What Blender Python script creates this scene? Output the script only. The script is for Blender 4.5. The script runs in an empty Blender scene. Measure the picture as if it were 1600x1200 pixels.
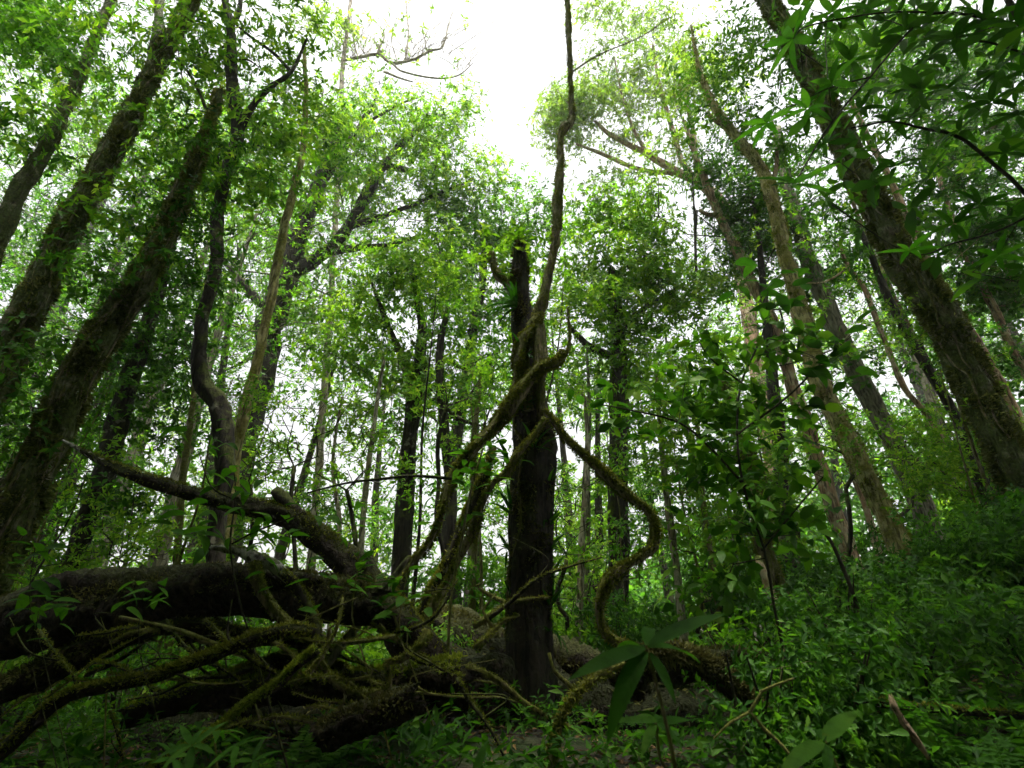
import bpy, math, random
import numpy as np
from mathutils import Vector, Matrix

# ------------------------------------------------------------------ camera, sky, sun, exposure
rng = np.random.default_rng(11)
random.seed(11)
scene = bpy.context.scene
COL = scene.collection
PITCH = math.radians(28.0)
FPX = 820.0                      # focal length in pixels of the 1600 px wide photograph
EYE = 0.75
cam_d = bpy.data.cameras.new('camera')
cam_d.sensor_width = 36.0
cam_d.sensor_fit = 'HORIZONTAL'
cam_d.lens = 36.0 * FPX / 1600.0
cam_d.clip_start = 0.02
cam_d.clip_end = 2000.0
cam_d.dof.use_dof = True
cam_d.dof.focus_distance = 6.0
cam_d.dof.aperture_fstop = 3.2
cam = bpy.data.objects.new('camera', cam_d)
cam.location = (0, 0, EYE)
cam.rotation_euler = (math.pi / 2 + PITCH, 0, 0)
COL.objects.link(cam)
scene.camera = cam

SUN_EL, SUN_AZ = 85.0, 172.0      # degrees; azimuth clockwise from +Y (view direction)
world = bpy.data.worlds.new('World')
scene.world = world
world.use_nodes = True
wn = world.node_tree.nodes
wl = world.node_tree.links
sky_t = wn.new('ShaderNodeTexSky')
sky_t.sky_type = 'NISHITA'
sky_t.sun_disc = False
sky_t.sun_elevation = math.radians(SUN_EL)
sky_t.sun_rotation = math.radians(SUN_AZ)
sky_t.air_density = 1.6
sky_t.dust_density = 6.0
sky_t.ozone_density = 0.6
hsv = wn.new('ShaderNodeHueSaturation')          # thin overcast: the blue is nearly gone
hsv.inputs['Saturation'].default_value = 0.12
bg = wn['Background']
bg.inputs['Strength'].default_value = 0.05
wl.new(sky_t.outputs[0], hsv.inputs['Color'])
wl.new(hsv.outputs[0], bg.inputs['Color'])

sun_d = bpy.data.lights.new('sun', 'SUN')
sun_d.energy = 3.0
sun_d.angle = math.radians(8.0)
sun_d.color = (1.0, 0.95, 0.82)
sun = bpy.data.objects.new('sun', sun_d)
sun.rotation_euler = (-math.radians(90 - SUN_EL), 0, -math.radians(SUN_AZ))
sun.location = (0, 10, 40)
COL.objects.link(sun)

scene.view_settings.view_transform = 'Standard'
scene.view_settings.look = 'None'
scene.view_settings.gamma = 1.0
scene.view_settings.use_curve_mapping = False
scene.view_settings.exposure = 2.55
cy = scene.cycles
cy.use_adaptive_sampling = True
cy.adaptive_threshold = 0.03
cy.max_bounces = 5
cy.diffuse_bounces = 3
cy.glossy_bounces = 2
cy.transmission_bounces = 3
cy.volume_bounces = 0
cy.caustics_reflective = False
cy.caustics_refractive = False

# ------------------------------------------------------------------ helpers
CP, SP = math.cos(PITCH), math.sin(PITCH)


def ray(px, py):
    u, v = (px - 800.0) / FPX, (600.0 - py) / FPX
    return np.array([u, CP - v * SP, SP + v * CP])


def at(px, py, Y):
    """the place at forward distance Y metres that lies behind a point of the photograph, and metres per pixel there"""
    d = ray(px, py)
    t = Y / d[1]
    return np.array([0, 0, EYE]) + d * t


def mpp(px, py, Y):
    return Y / ray(px, py)[1] / FPX


def sstep(a, b, x):
    t = np.clip((x - a) / (b - a), 0, 1)
    return t * t * (3 - 2 * t)


def ground_z(x, y):
    x = np.asarray(x, float); y = np.asarray(y, float)
    z = 0.30 * sstep(1.5, 5.0, y)
    z = z - 1.6 * sstep(8.5, 24, y) * (1 - sstep(2, 9, x))
    z = z + 0.30 * np.clip(x - 1.4, 0, 16) * sstep(1.5, 6.5, y) * (0.75 + 0.25 * sstep(0, 30, y))
    z = z - 0.06 * np.clip(-x - 2, 0, 12)
    z = z + 0.05 * np.sin(1.7 * x + 0.6 * y) * np.cos(1.3 * y - 0.4 * x) + 0.03 * np.sin(3.9 * x + 1.1) * np.sin(3.3 * y)
    return z


def nrm(v):
    v = np.asarray(v, float)
    return v / np.maximum(np.linalg.norm(v, axis=-1, keepdims=True), 1e-9)


class Geo:
    def __init__(s):
        s.V, s.T, s.Q, s.n = [], [], [], 0

    def add(s, V, T=None, Q=None):
        V = np.asarray(V, np.float32).reshape(-1, 3)
        if T is not None and len(T): s.T.append(np.asarray(T, np.int64) + s.n)
        if Q is not None and len(Q): s.Q.append(np.asarray(Q, np.int64) + s.n)
        s.V.append(V); s.n += len(V)

    def mesh(s, name, mat, base=(0, 0, 0), smooth=True):
        V = np.concatenate(s.V) - np.asarray(base, np.float32)
        T = np.concatenate(s.T) if s.T else np.zeros((0, 3), np.int64)
        Q = np.concatenate(s.Q) if s.Q else np.zeros((0, 4), np.int64)
        me = bpy.data.meshes.new(name)
        me.vertices.add(len(V)); me.vertices.foreach_set('co', V.astype(np.float32).ravel())
        nl = T.size + Q.size
        me.loops.add(nl)
        me.loops.foreach_set('vertex_index', np.concatenate([T.ravel(), Q.ravel()]).astype(np.int32))
        npoly = len(T) + len(Q)
        me.polygons.add(npoly)
        st = np.concatenate([np.arange(len(T)) * 3, T.size + np.arange(len(Q)) * 4]).astype(np.int32)
        me.polygons.foreach_set('loop_start', st)
        if smooth:
            me.polygons.foreach_set('use_smooth', np.ones(npoly, bool))
        me.update(calc_edges=True)
        me.materials.append(mat)
        return me

    def obj(s, name, mat, parent=None, base=(0, 0, 0), smooth=True, kind=None):
        return link(name, s.mesh(name, mat, base, smooth), parent, kind)


def link(name, me, parent=None, kind=None):
    o = bpy.data.objects.new(name, me)
    COL.objects.link(o)
    if parent is not None: o.parent = parent
    if kind: o['kind'] = kind
    return o


def thing(name, label, cat, loc=(0, 0, 0), group=None):
    o = bpy.data.objects.new(name, None)
    o.empty_display_size = 0.1
    o.location = tuple(float(c) for c in loc)
    COL.objects.link(o)
    o['label'] = label; o['category'] = cat
    if group: o['group'] = group
    return o


def catmull(P, step):
    """resample a control polyline (n x k) to a smooth one with about `step` metres between points"""
    P = np.asarray(P, float)
    if len(P) == 2:
        n = max(2, int(np.linalg.norm(P[1, :3] - P[0, :3]) / step) + 1)
        t = np.linspace(0, 1, n)[:, None]
        return P[0] * (1 - t) + P[1] * t
    E = np.vstack([2 * P[0] - P[1], P, 2 * P[-1] - P[-2]])
    out = []
    for i in range(1, len(E) - 2):
        p0, p1, p2, p3 = E[i - 1], E[i], E[i + 1], E[i + 2]
        n = max(1, int(np.linalg.norm(p2[:3] - p1[:3]) / step))
        t = (np.arange(n) / n)[:, None]
        out.append(0.5 * ((2 * p1) + (-p0 + p2) * t + (2 * p0 - 5 * p1 + 4 * p2 - p3) * t ** 2 + (-p0 + 3 * p1 - 3 * p2 + p3) * t ** 3))
    out.append(P[-1:])
    return np.vstack(out)


def frames(C):
    T = np.zeros_like(C)
    T[1:-1] = C[2:] - C[:-2]; T[0] = C[1] - C[0]; T[-1] = C[-1] - C[-2]
    T = nrm(T)
    a = np.array([0, 0, 1.0]) if abs(T[0][2]) < 0.8 else np.array([1.0, 0, 0])
    U = np.zeros_like(C)
    u = a - T[0] * a.dot(T[0]); u /= np.linalg.norm(u)
    U[0] = u
    for i in range(1, len(C)):
        u = u - T[i] * u.dot(T[i])
        u /= max(np.linalg.norm(u), 1e-9)
        U[i] = u
    return T, U, np.cross(T, U)


def tube(geo, C, R, sides=8, rough=0.0, flare=0.0, seed=None, cap=True, jag=0.0):
    """a tapered limb along C with radii R; rough makes its skin lumpy and ridged; flare spreads the foot"""
    C = np.asarray(C, float); R = np.asarray(R, float)
    n = len(C)
    T, U, W = frames(C)
    th = np.arange(sides) * 2 * math.pi / sides
    s = np.concatenate([[0], np.cumsum(np.linalg.norm(np.diff(C, axis=0), axis=1))])
    rr = np.repeat(R[:, None], sides, 1)
    if rough > 0:
        g = np.random.default_rng(int(rng.integers(1 << 30)) if seed is None else seed)
        f = np.zeros((n, sides))
        sc = 1.0 / max(R.mean(), 0.01)
        for k in range(10):
            kt = g.integers(1, 5) if k < 6 else g.integers(3, max(4, sides // 3))
            fs = g.uniform(0.15, 1.3) * sc * 0.6 if k < 6 else g.uniform(0.8, 2.2) * sc * 0.6
            f += np.sin(kt * th[None, :] + g.uniform(-1, 1) * fs * s[:, None] + g.uniform(0, 6.3)) * np.cos(fs * s[:, None] + g.uniform(0, 6.3)) * (1.0 if k < 6 else 0.6)
        f += g.normal(0, 0.55, (n, sides))
        rr = rr * (1 + rough * f)
    if flare > 0:
        lob = 1 + 0.35 * np.sin(5 * th + 1.3)[None, :] + 0.2 * np.sin(3 * th + 0.4)[None, :]
        rr = rr * (1 + flare * np.exp(-s / (2.2 * R[0]))[:, None] * lob)
    V = C[:, None, :] + rr[:, :, None] * (np.cos(th)[None, :, None] * U[:, None, :] + np.sin(th)[None, :, None] * W[:, None, :])
    i = np.arange(n - 1)[:, None] * sides
    j = np.arange(sides)[None, :]; j2 = (j + 1) % sides
    Q = np.stack([i + j, i + j2, i + sides + j2, i + sides + j], -1).reshape(-1, 4)
    if jag > 0:                     # broken, splintered ends
        for e, sg in ((0, -1), (n - 1, 1)):
            V[e] += sg * T[e] * (rng.uniform(-.3, 1, (sides, 1)) ** 3 * jag * R[e] * 1.6) - .12 * rng.uniform(0, 1, (sides, 1)) * (V[e] - C[e])
    V = V.reshape(-1, 3)
    Tt = None
    if cap:
        m = len(V)
        V = np.vstack([V, C[:1] - T[:1] * R[0] * (0.15 if not jag else -.5), C[-1:] + T[-1:] * R[-1] * (0.3 if not jag else -.5)])
        k = np.arange(sides); k2 = (k + 1) % sides
        Tt = np.vstack([np.stack([np.full(sides, m), k2, k], -1), np.stack([np.full(sides, m + 1), (n - 1) * sides + k, (n - 1) * sides + k2], -1)])
    geo.add(V, Tt, Q)


def leaf_geo(geo, P, D, N, L, W, hexa=False, droop=0.12, fold=0.16):
    P = np.asarray(P, float); D = nrm(D)
    S = nrm(np.cross(D, N)); N = np.cross(S, D)
    L = np.broadcast_to(np.asarray(L, float), (len(P),))[:, None]
    W = np.broadcast_to(np.asarray(W, float), (len(P),))[:, None]
    n = len(P)
    if not hexa:
        V = np.stack([P, P + D * .46 * L + S * W * .5 + N * W * fold, P + D * L - N * L * droop, P + D * .46 * L - S * W * .5 + N * W * fold], 1)
        b = np.arange(n)[:, None] * 4
        T = np.concatenate([b + np.array([[0, 2, 1]]), b + np.array([[0, 3, 2]])])
    else:
        m = P + D * .55 * L + N * L * droop * .3
        V = np.stack([P, P + D * .22 * L + S * W * .38 + N * W * fold, P + D * .6 * L + S * W * .5 + N * W * fold,
                      P + D * L - N * L * droop, P + D * .6 * L - S * W * .5 + N * W * fold, P + D * .22 * L - S * W * .38 + N * W * fold, m], 1)
        b = np.arange(n)[:, None] * 7
        T = np.concatenate([b + np.array([t]) for t in ((0, 6, 1), (1, 6, 2), (2, 6, 3), (3, 6, 4), (4, 6, 5), (5, 6, 0))])
    geo.add(V, T)


def whorls(geo, tips, T, L, per, aspect=0.4, up=0.15, hexa=False, droop=0.15, g=rng):
    """rosettes of leaves at twig tips; T the twig directions"""
    n = len(tips)
    T = nrm(T)
    a = np.where(np.abs(T[:, 2:3]) < .9, np.array([[0, 0, 1.0]]), np.array([[1.0, 0, 0]]))
    U = nrm(np.cross(T, a)); W = np.cross(T, U)
    k = np.arange(per)
    ang = k[None, :] * (2 * math.pi / per) * 1.0 + g.uniform(0, 6.3, (n, 1)) + g.normal(0, .25, (n, per))
    el = g.normal(up, 0.3, (n, per))
    D = (np.cos(ang)[..., None] * U[:, None] + np.sin(ang)[..., None] * W[:, None]) * np.cos(el)[..., None] + T[:, None] * np.sin(el)[..., None]
    N = T[:, None] + g.normal(0, .28, (n, per, 3))
    P = tips[:, None] - T[:, None] * (g.uniform(0, .6, (n, per, 1)) * np.reshape(L, (-1, 1, 1)) if np.ndim(L) else g.uniform(0, .6, (n, per, 1)) * L)
    LL = (np.reshape(L, (-1, 1)) if np.ndim(L) else L) * g.uniform(.42, 1.35, (n, per))
    leaf_geo(geo, P.reshape(-1, 3), D.reshape(-1, 3), N.reshape(-1, 3), LL.ravel(), LL.ravel() * aspect * g.uniform(.8, 1.2, n * per), hexa, droop)


# ------------------------------------------------------------------ materials
def newmat(name):
    m = bpy.data.materials.new(name)
    m.use_nodes = True
    nt = m.node_tree
    nt.nodes.clear()
    return m, nt.nodes, nt.links


def ramp(n, stops):
    r = n.new('ShaderNodeValToRGB')
    e = r.color_ramp.elements
    while len(e) < len(stops): e.new(0.5)
    for i, (p, c) in enumerate(stops):
        e[i].position = p; e[i].color = (*c, 1)
    return r


def leaf_mat(name, cols, trans=0.5, rough=0.5, tint=(1.2, 1.4, 0.4), patch=1.2, per_object=False, gain=1.75):
    """cols: dark to light leaf colours, spread leaf by leaf and branch by branch"""
    m, n, l = newmat(name)
    if per_object:
        rnd = n.new('ShaderNodeObjectInfo').outputs['Random']
    else:
        rnd = n.new('ShaderNodeNewGeometry').outputs['Random Per Island']
    tc = n.new('ShaderNodeTexCoord')
    no = n.new('ShaderNodeTexNoise'); no.inputs['Scale'].default_value = patch; no.inputs['Detail'].default_value = 2
    l.new(tc.outputs['Object'], no.inputs['Vector'])
    mx = n.new('ShaderNodeMath'); mx.operation = 'MULTIPLY_ADD'
    mx.inputs[1].default_value = 0.62
    l.new(rnd, mx.inputs[0])
    ma = n.new('ShaderNodeMath'); ma.operation = 'MULTIPLY_ADD'; ma.inputs[1].default_value = 1.3; ma.inputs[2].default_value = -0.46
    l.new(no.outputs[0], ma.inputs[0]); l.new(ma.outputs[0], mx.inputs[2])
    rp = ramp(n, [(i / (len(cols) - 1) * .9 + .05, tuple(v * gain * w for v, w in zip(c, (1.02, 1.0, 1.0)))) for i, c in enumerate(cols)])
    l.new(mx.outputs[0], rp.inputs[0])
    pb = n.new('ShaderNodeBsdfPrincipled')
    pb.inputs['Roughness'].default_value = rough
    if per_object:                  # midrib and side veins, blemishes
        ns = n.new('ShaderNodeTexNoise'); ns.noise_dimensions = '4D'; ns.inputs['Scale'].default_value = 5; ns.inputs['Detail'].default_value = 5
        l.new(tc.outputs['Object'], ns.inputs['Vector'])
        mw = n.new('ShaderNodeMath'); mw.operation = 'MULTIPLY'; mw.inputs[1].default_value = 40; l.new(rnd, mw.inputs[0]); l.new(mw.outputs[0], ns.inputs['W'])
        rb = ramp(n, [(.28, (.55, .6, .5)), (.5, (1, 1, 1)), (.68, (1.0, 1.0, 1.0)), (.76, (1.7, .8, .5))])
        l.new(ns.outputs[0], rb.inputs[0])
        mb = n.new('ShaderNodeMix'); mb.data_type = 'RGBA'; mb.blend_type = 'MULTIPLY'; mb.inputs['Factor'].default_value = 1
        l.new(rp.outputs[0], mb.inputs['A']); l.new(rb.outputs[0], mb.inputs['B'])
        class _O: outputs = [mb.outputs['Result']]
        rp = _O
        sp = n.new('ShaderNodeSeparateXYZ'); l.new(tc.outputs['Object'], sp.inputs[0])
        ab = n.new('ShaderNodeMath'); ab.operation = 'ABSOLUTE'; l.new(sp.outputs[0], ab.inputs[0])
        vv = n.new('ShaderNodeMath'); vv.operation = 'MULTIPLY_ADD'; vv.inputs[1].default_value = -1.1; l.new(ab.outputs[0], vv.inputs[0]); l.new(sp.outputs[1], vv.inputs[2])
        sc = n.new('ShaderNodeMath'); sc.operation = 'MULTIPLY'; sc.inputs[1].default_value = 85; l.new(vv.outputs[0], sc.inputs[0])
        sn = n.new('ShaderNodeMath'); sn.operation = 'SINE'; l.new(sc.outputs[0], sn.inputs[0])
        bp = n.new('ShaderNodeBump'); bp.inputs['Strength'].default_value = .12; bp.inputs['Distance'].default_value = .003
        l.new(sn.outputs[0], bp.inputs['Height']); l.new(bp.outputs[0], pb.inputs['Normal'])
    pb.inputs['Specular IOR Level'].default_value = 0.06 if per_object else 0.12
    l.new(rp.outputs[0], pb.inputs['Base Color'])
    tr = n.new('ShaderNodeBsdfTranslucent')
    tm = n.new('ShaderNodeMix'); tm.data_type = 'RGBA'; tm.blend_type = 'MULTIPLY'
    tm.inputs['Factor'].default_value = 1
    l.new(rp.outputs[0], tm.inputs['A']); tm.inputs['B'].default_value = (*tint, 1)
    l.new(tm.outputs['Result'], tr.inputs['Color'])
    ms = n.new('ShaderNodeMixShader'); ms.inputs[0].default_value = trans
    l.new(pb.outputs[0], ms.inputs[1]); l.new(tr.outputs[0], ms.inputs[2])
    out = n.new('ShaderNodeOutputMaterial')
    l.new(ms.outputs[0], out.inputs[0])
    return m


def bark_mat(name, dark, light, moss=(0.075, 0.09, 0.018), moss_amt=0.4, lichen=(0.25, 0.24, 0.19), lichen_amt=0.2, scale=6.0, stretch=0.35, bump=0.5):
    m, n, l = newmat(name)
    tc = n.new('ShaderNodeTexCoord')
    mp = n.new('ShaderNodeMapping'); mp.inputs['Scale'].default_value = (1, 1, stretch)
    l.new(tc.outputs['Object'], mp.inputs['Vector'])
    n1 = n.new('ShaderNodeTexNoise'); n1.inputs['Scale'].default_value = scale * 2; n1.inputs['Detail'].default_value = 8; n1.inputs['Roughness'].default_value = .7
    l.new(mp.outputs[0], n1.inputs['Vector'])
    rp = ramp(n, [(.3, dark), (.7, light)])
    l.new(n1.outputs[0], rp.inputs[0])
    n2 = n.new('ShaderNodeTexNoise'); n2.inputs['Scale'].default_value = scale * .6; n2.inputs['Detail'].default_value = 6; n2.inputs['Roughness'].default_value = .65
    l.new(tc.outputs['Object'], n2.inputs['Vector'])
    lr = ramp(n, [(.62 - lichen_amt * .5, (0, 0, 0)), (.68 - lichen_amt * .4, (1, 1, 1))])
    l.new(n2.outputs[0], lr.inputs[0])
    m1 = n.new('ShaderNodeMix'); m1.data_type = 'RGBA'
    l.new(lr.outputs[0], m1.inputs['Factor']); l.new(rp.outputs[0], m1.inputs['A']); m1.inputs['B'].default_value = (*lichen, 1)
    mf = n.new('ShaderNodeMapping'); mf.inputs['Scale'].default_value = (1, 1, .16 if stretch < 1 else .6)
    l.new(tc.outputs['Object'], mf.inputs['Vector'])
    nf_ = n.new('ShaderNodeTexNoise'); nf_.inputs['Scale'].default_value = scale * 4; nf_.inputs['Detail'].default_value = 5; nf_.inputs['Distortion'].default_value = .6
    l.new(mf.outputs[0], nf_.inputs['Vector'])
    rf = ramp(n, [(.38, (.25, .23, .2)), (.5, (1, 1, 1)), (.7, (1.25, 1.2, 1.1))])
    l.new(nf_.outputs[0], rf.inputs[0])
    mm = n.new('ShaderNodeMix'); mm.data_type = 'RGBA'; mm.blend_type = 'MULTIPLY'; mm.inputs['Factor'].default_value = 1
    l.new(m1.outputs['Result'], mm.inputs['A']); l.new(rf.outputs[0], mm.inputs['B'])
    m1 = mm
    # moss: thicker on the upper side, patchy
    ge = n.new('ShaderNodeNewGeometry')
    sx = n.new('ShaderNodeSeparateXYZ'); l.new(ge.outputs['Normal'], sx.inputs[0])
    n3 = n.new('ShaderNodeTexNoise'); n3.inputs['Scale'].default_value = scale * .45; n3.inputs['Detail'].default_value = 7; n3.inputs['Roughness'].default_value = .7
    l.new(tc.outputs['Object'], n3.inputs['Vector'])
    ad = n.new('ShaderNodeMath'); ad.operation = 'MULTIPLY_ADD'; ad.inputs[1].default_value = .28
    l.new(sx.outputs[2], ad.inputs[0]); l.new(n3.outputs[0], ad.inputs[2])
    mr = ramp(n, [(.68 - moss_amt * .45, (0, 0, 0)), (.78 - moss_amt * .4, (1, 1, 1))])
    l.new(ad.outputs[0], mr.inputs[0])
    n4 = n.new('ShaderNodeTexNoise'); n4.inputs['Scale'].default_value = scale * 5; n4.inputs['Detail'].default_value = 4
    l.new(tc.outputs['Object'], n4.inputs['Vector'])
    mc = ramp(n, [(.3, tuple(c * .55 for c in moss)), (.7, tuple(c * 1.5 for c in moss))])
    l.new(n4.outputs[0], mc.inputs[0])
    m2 = n.new('ShaderNodeMix'); m2.data_type = 'RGBA'
    l.new(mr.outputs[0], m2.inputs['Factor']); l.new(m1.outputs['Result'], m2.inputs['A']); l.new(mc.outputs[0], m2.inputs['B'])
    pb = n.new('ShaderNodeBsdfPrincipled'); pb.inputs['Roughness'].default_value = .85; pb.inputs['Specular IOR Level'].default_value = .25
    l.new(m2.outputs['Result'], pb.inputs['Base Color'])
    ah = n.new('ShaderNodeMath'); ah.operation = 'MULTIPLY_ADD'; ah.inputs[1].default_value = .8
    fh = n.new('ShaderNodeMath'); fh.operation = 'ADD'; l.new(n1.outputs[0], fh.inputs[0]); l.new(rf.outputs[0], fh.inputs[1])
    l.new(n4.outputs[0], ah.inputs[0]); l.new(fh.outputs[0], ah.inputs[2])
    bp = n.new('ShaderNodeBump'); bp.inputs['Strength'].default_value = bump; bp.inputs['Distance'].default_value = .03
    l.new(ah.outputs[0], bp.inputs['Height']); l.new(bp.outputs[0], pb.inputs['Normal'])
    out = n.new('ShaderNodeOutputMaterial'); l.new(pb.outputs[0], out.inputs[0])
    return m


LEAF = {
    'dark':   leaf_mat('leaf_dark', [(.008, .028, .005), (.018, .058, .008), (.036, .1, .012), (.08, .165, .02)]),
    'mid':    leaf_mat('leaf_mid', [(.012, .042, .005), (.035, .1, .009), (.065, .155, .014), (.13, .22, .024)]),
    'light':  leaf_mat('leaf_light', [(.02, .06, .007), (.06, .14, .012), (.11, .2, .02), (.21, .28, .035)], trans=.52),
    'yellow': leaf_mat('leaf_yellow', [(.022, .066, .008), (.065, .145, .015), (.12, .21, .025), (.21, .28, .045)], trans=.52),
    'pale':   leaf_mat('leaf_pale', [(.04, .085, .02), (.08, .14, .03), (.13, .19, .04), (.18, .24, .06)], trans=.5),
}
BIGLEAF = {
    'glossy': leaf_mat('broad_leaf_glossy', [(.018, .07, .008), (.03, .11, .012), (.05, .15, .018), (.075, .19, .024)], trans=.45, rough=.45, per_object=True, gain=1.1),
    'fresh':  leaf_mat('broad_leaf_fresh', [(.03, .1, .01), (.05, .15, .015), (.08, .2, .02), (.14, .26, .03)], trans=.5, rough=.5, per_object=True, gain=1.1),
    'fern':   leaf_mat('fern_leaf', [(.025, .08, .012), (.045, .13, .018), (.075, .18, .025), (.12, .23, .04)], trans=.45, rough=.5, per_object=True, gain=1.1),
}
BARK = {
    'mossy': bark_mat('bark_mossy', (.04, .031, .019), (.2, .165, .1), moss=(.075, .095, .022), moss_amt=.72, lichen=(.34, .31, .2), lichen_amt=.34, bump=1.0),
    'dark':  bark_mat('bark_dark', (.014, .012, .01), (.05, .04, .03), moss_amt=.3, lichen_amt=.02),
    'pale':  bark_mat('bark_pale', (.15, .12, .085), (.34, .28, .2), moss_amt=.3, lichen=(.42, .39, .3), lichen_amt=.32),
    'red':   bark_mat('bark_reddish', (.19, .11, .07), (.46, .3, .2), moss_amt=.28, lichen=(.46, .38, .26), lichen_amt=.25),
    'yellow': bark_mat('bark_lichen_lit', (.16, .115, .05), (.44, .34, .15), moss=(.2, .18, .035), moss_amt=.5, lichen=(.5, .43, .22), lichen_amt=.4),  # lichen bark, its colour raised to stand in for sunlight on the trunk
    'grey':  bark_mat('bark_grey', (.075, .068, .05), (.22, .2, .145), moss_amt=.35, lichen=(.22, .21, .17), lichen_amt=.2),
    'log':   bark_mat('log_rotting', (.01, .007, .005), (.045, .032, .02), moss=(.04, .045, .009), moss_amt=.3, lichen=(.11, .085, .05), lichen_amt=.1, bump=1.0, scale=8, stretch=1),
    'wood':  bark_mat('wood_bare', (.16, .11, .07), (.4, .3, .2), moss_amt=.12, lichen_amt=.1, scale=8, stretch=1),
    'silver': bark_mat('wood_weathered', (.2, .19, .18), (.5, .48, .46), moss_amt=.1, lichen_amt=.1, scale=8, stretch=1),
    'vine':  bark_mat('bark_vine', (.09, .07, .042), (.34, .27, .17), moss=(.11, .115, .02), moss_amt=.6, lichen=(.3, .26, .15), lichen_amt=.22, scale=9),
}
MOSS = leaf_mat('moss_tufts', [(.03, .04, .006), (.07, .085, .012), (.12, .135, .02), (.2, .2, .035)], trans=.3, rough=.8, tint=(1.1, 1.1, .6), patch=3)
MOSSB = leaf_mat('moss_bright', [(.05, .075, .008), (.1, .14, .014), (.16, .2, .022), (.24, .27, .035)], trans=.35, rough=.8, tint=(1.1, 1.1, .6), patch=3)
MOSSG = leaf_mat('moss_lit', [(.026, .034, .009), (.058, .072, .017), (.1, .118, .03), (.17, .185, .055)], trans=.25, rough=.85, tint=(1.1, 1, .6), patch=3)  # moss brightened to stand in for light on the big trunks
MOSSD = leaf_mat('moss_brown', [(.018, .021, .008), (.04, .043, .014), (.07, .074, .023), (.12, .12, .04)], trans=.25, rough=.85, tint=(1.1, 1, .7), patch=3)


# ------------------------------------------------------------------ ground
def make_ground():
    u = np.linspace(-1, 1, 181)
    xs = np.sinh(u * 4.2) / math.sinh(4.2) * 150
    ys = np.sinh(u * 4.2) / math.sinh(4.2) * 150 + 2
    X, Y = np.meshgrid(xs, ys)
    Z = ground_z(X, Y) + rng.normal(0, .012, X.shape)
    n = len(u)
    i, j = np.meshgrid(np.arange(n - 1), np.arange(n - 1))
    a = (j * n + i).ravel()
    g = Geo()
    g.add(np.stack([X, Y, Z], -1), None, np.stack([a, a + 1, a + n + 1, a + n], -1))
    m, nn, l = newmat('forest_floor')
    tc = nn.new('ShaderNodeTexCoord')
    n1 = nn.new('ShaderNodeTexNoise'); n1.inputs['Scale'].default_value = 14; n1.inputs['Detail'].default_value = 8
    l.new(tc.outputs['Object'], n1.inputs['Vector'])
    r1 = ramp(nn, [(.35, (.008, .006, .004)), (.55, (.026, .018, .01)), (.72, (.06, .042, .022))])
    l.new(n1.outputs[0], r1.inputs[0])
    n2 = nn.new('ShaderNodeTexNoise'); n2.inputs['Scale'].default_value = 1.6; n2.inputs['Detail'].default_value = 6
    l.new(tc.outputs['Object'], n2.inputs['Vector'])
    r2 = ramp(nn, [(.45, (0, 0, 0)), (.6, (1, 1, 1))])
    l.new(n2.outputs[0], r2.inputs[0])
    mx = nn.new('ShaderNodeMix'); mx.data_type = 'RGBA'
    l.new(r2.outputs[0], mx.inputs['Factor']); l.new(r1.outputs[0], mx.inputs['A']); mx.inputs['B'].default_value = (.03, .05, .012, 1)
    pb = nn.new('ShaderNodeBsdfPrincipled'); pb.inputs['Roughness'].default_value = .95
    l.new(mx.outputs['Result'], pb.inputs['Base Color'])
    bp = nn.new('ShaderNodeBump'); bp.inputs['Strength'].default_value = .8; bp.inputs['Distance'].default_value = .05
    l.new(n1.outputs[0], bp.inputs['Height']); l.new(bp.outputs[0], pb.inputs['Normal'])
    o = nn.new('ShaderNodeOutputMaterial'); l.new(pb.outputs[0], o.inputs[0])
    return g.obj('ground', m, kind='structure')


make_ground()


# ------------------------------------------------------------------ limbs traced as places in the wood
def path_px(pts, Y, dY=None):
    """[(px, py, width_px[, Y])] -> control points x, y, z, radius"""
    out = []
    for p in pts:
        y = p[3] if len(p) > 3 else Y
        c = at(p[0], p[1], y)
        u = abs(p[0] - 800) / FPX
        out.append([*c, p[2] * .5 * mpp(p[0], p[1], y) * (1 - .2 * min(1, u)) / math.sqrt(1 + u * u)])
    return np.array(out)


def to_ground(P, sink=.12):
    """carry the lower end (first point) straight down its own line to the ground"""
    p = P[0].copy()
    gz = float(ground_z(p[0], p[1])) - sink
    if p[2] > gz + .05:
        d = P[0, :3] - P[min(1, len(P) - 1), :3]
        d = d / np.linalg.norm(d)
        d[2] = min(d[2], -.6); d /= np.linalg.norm(d)
        t = (gz - p[2]) / d[2]
        q = p.copy(); q[:3] += d * t; q[3] *= 1.08
        return np.vstack([q, P])
    return P


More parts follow.
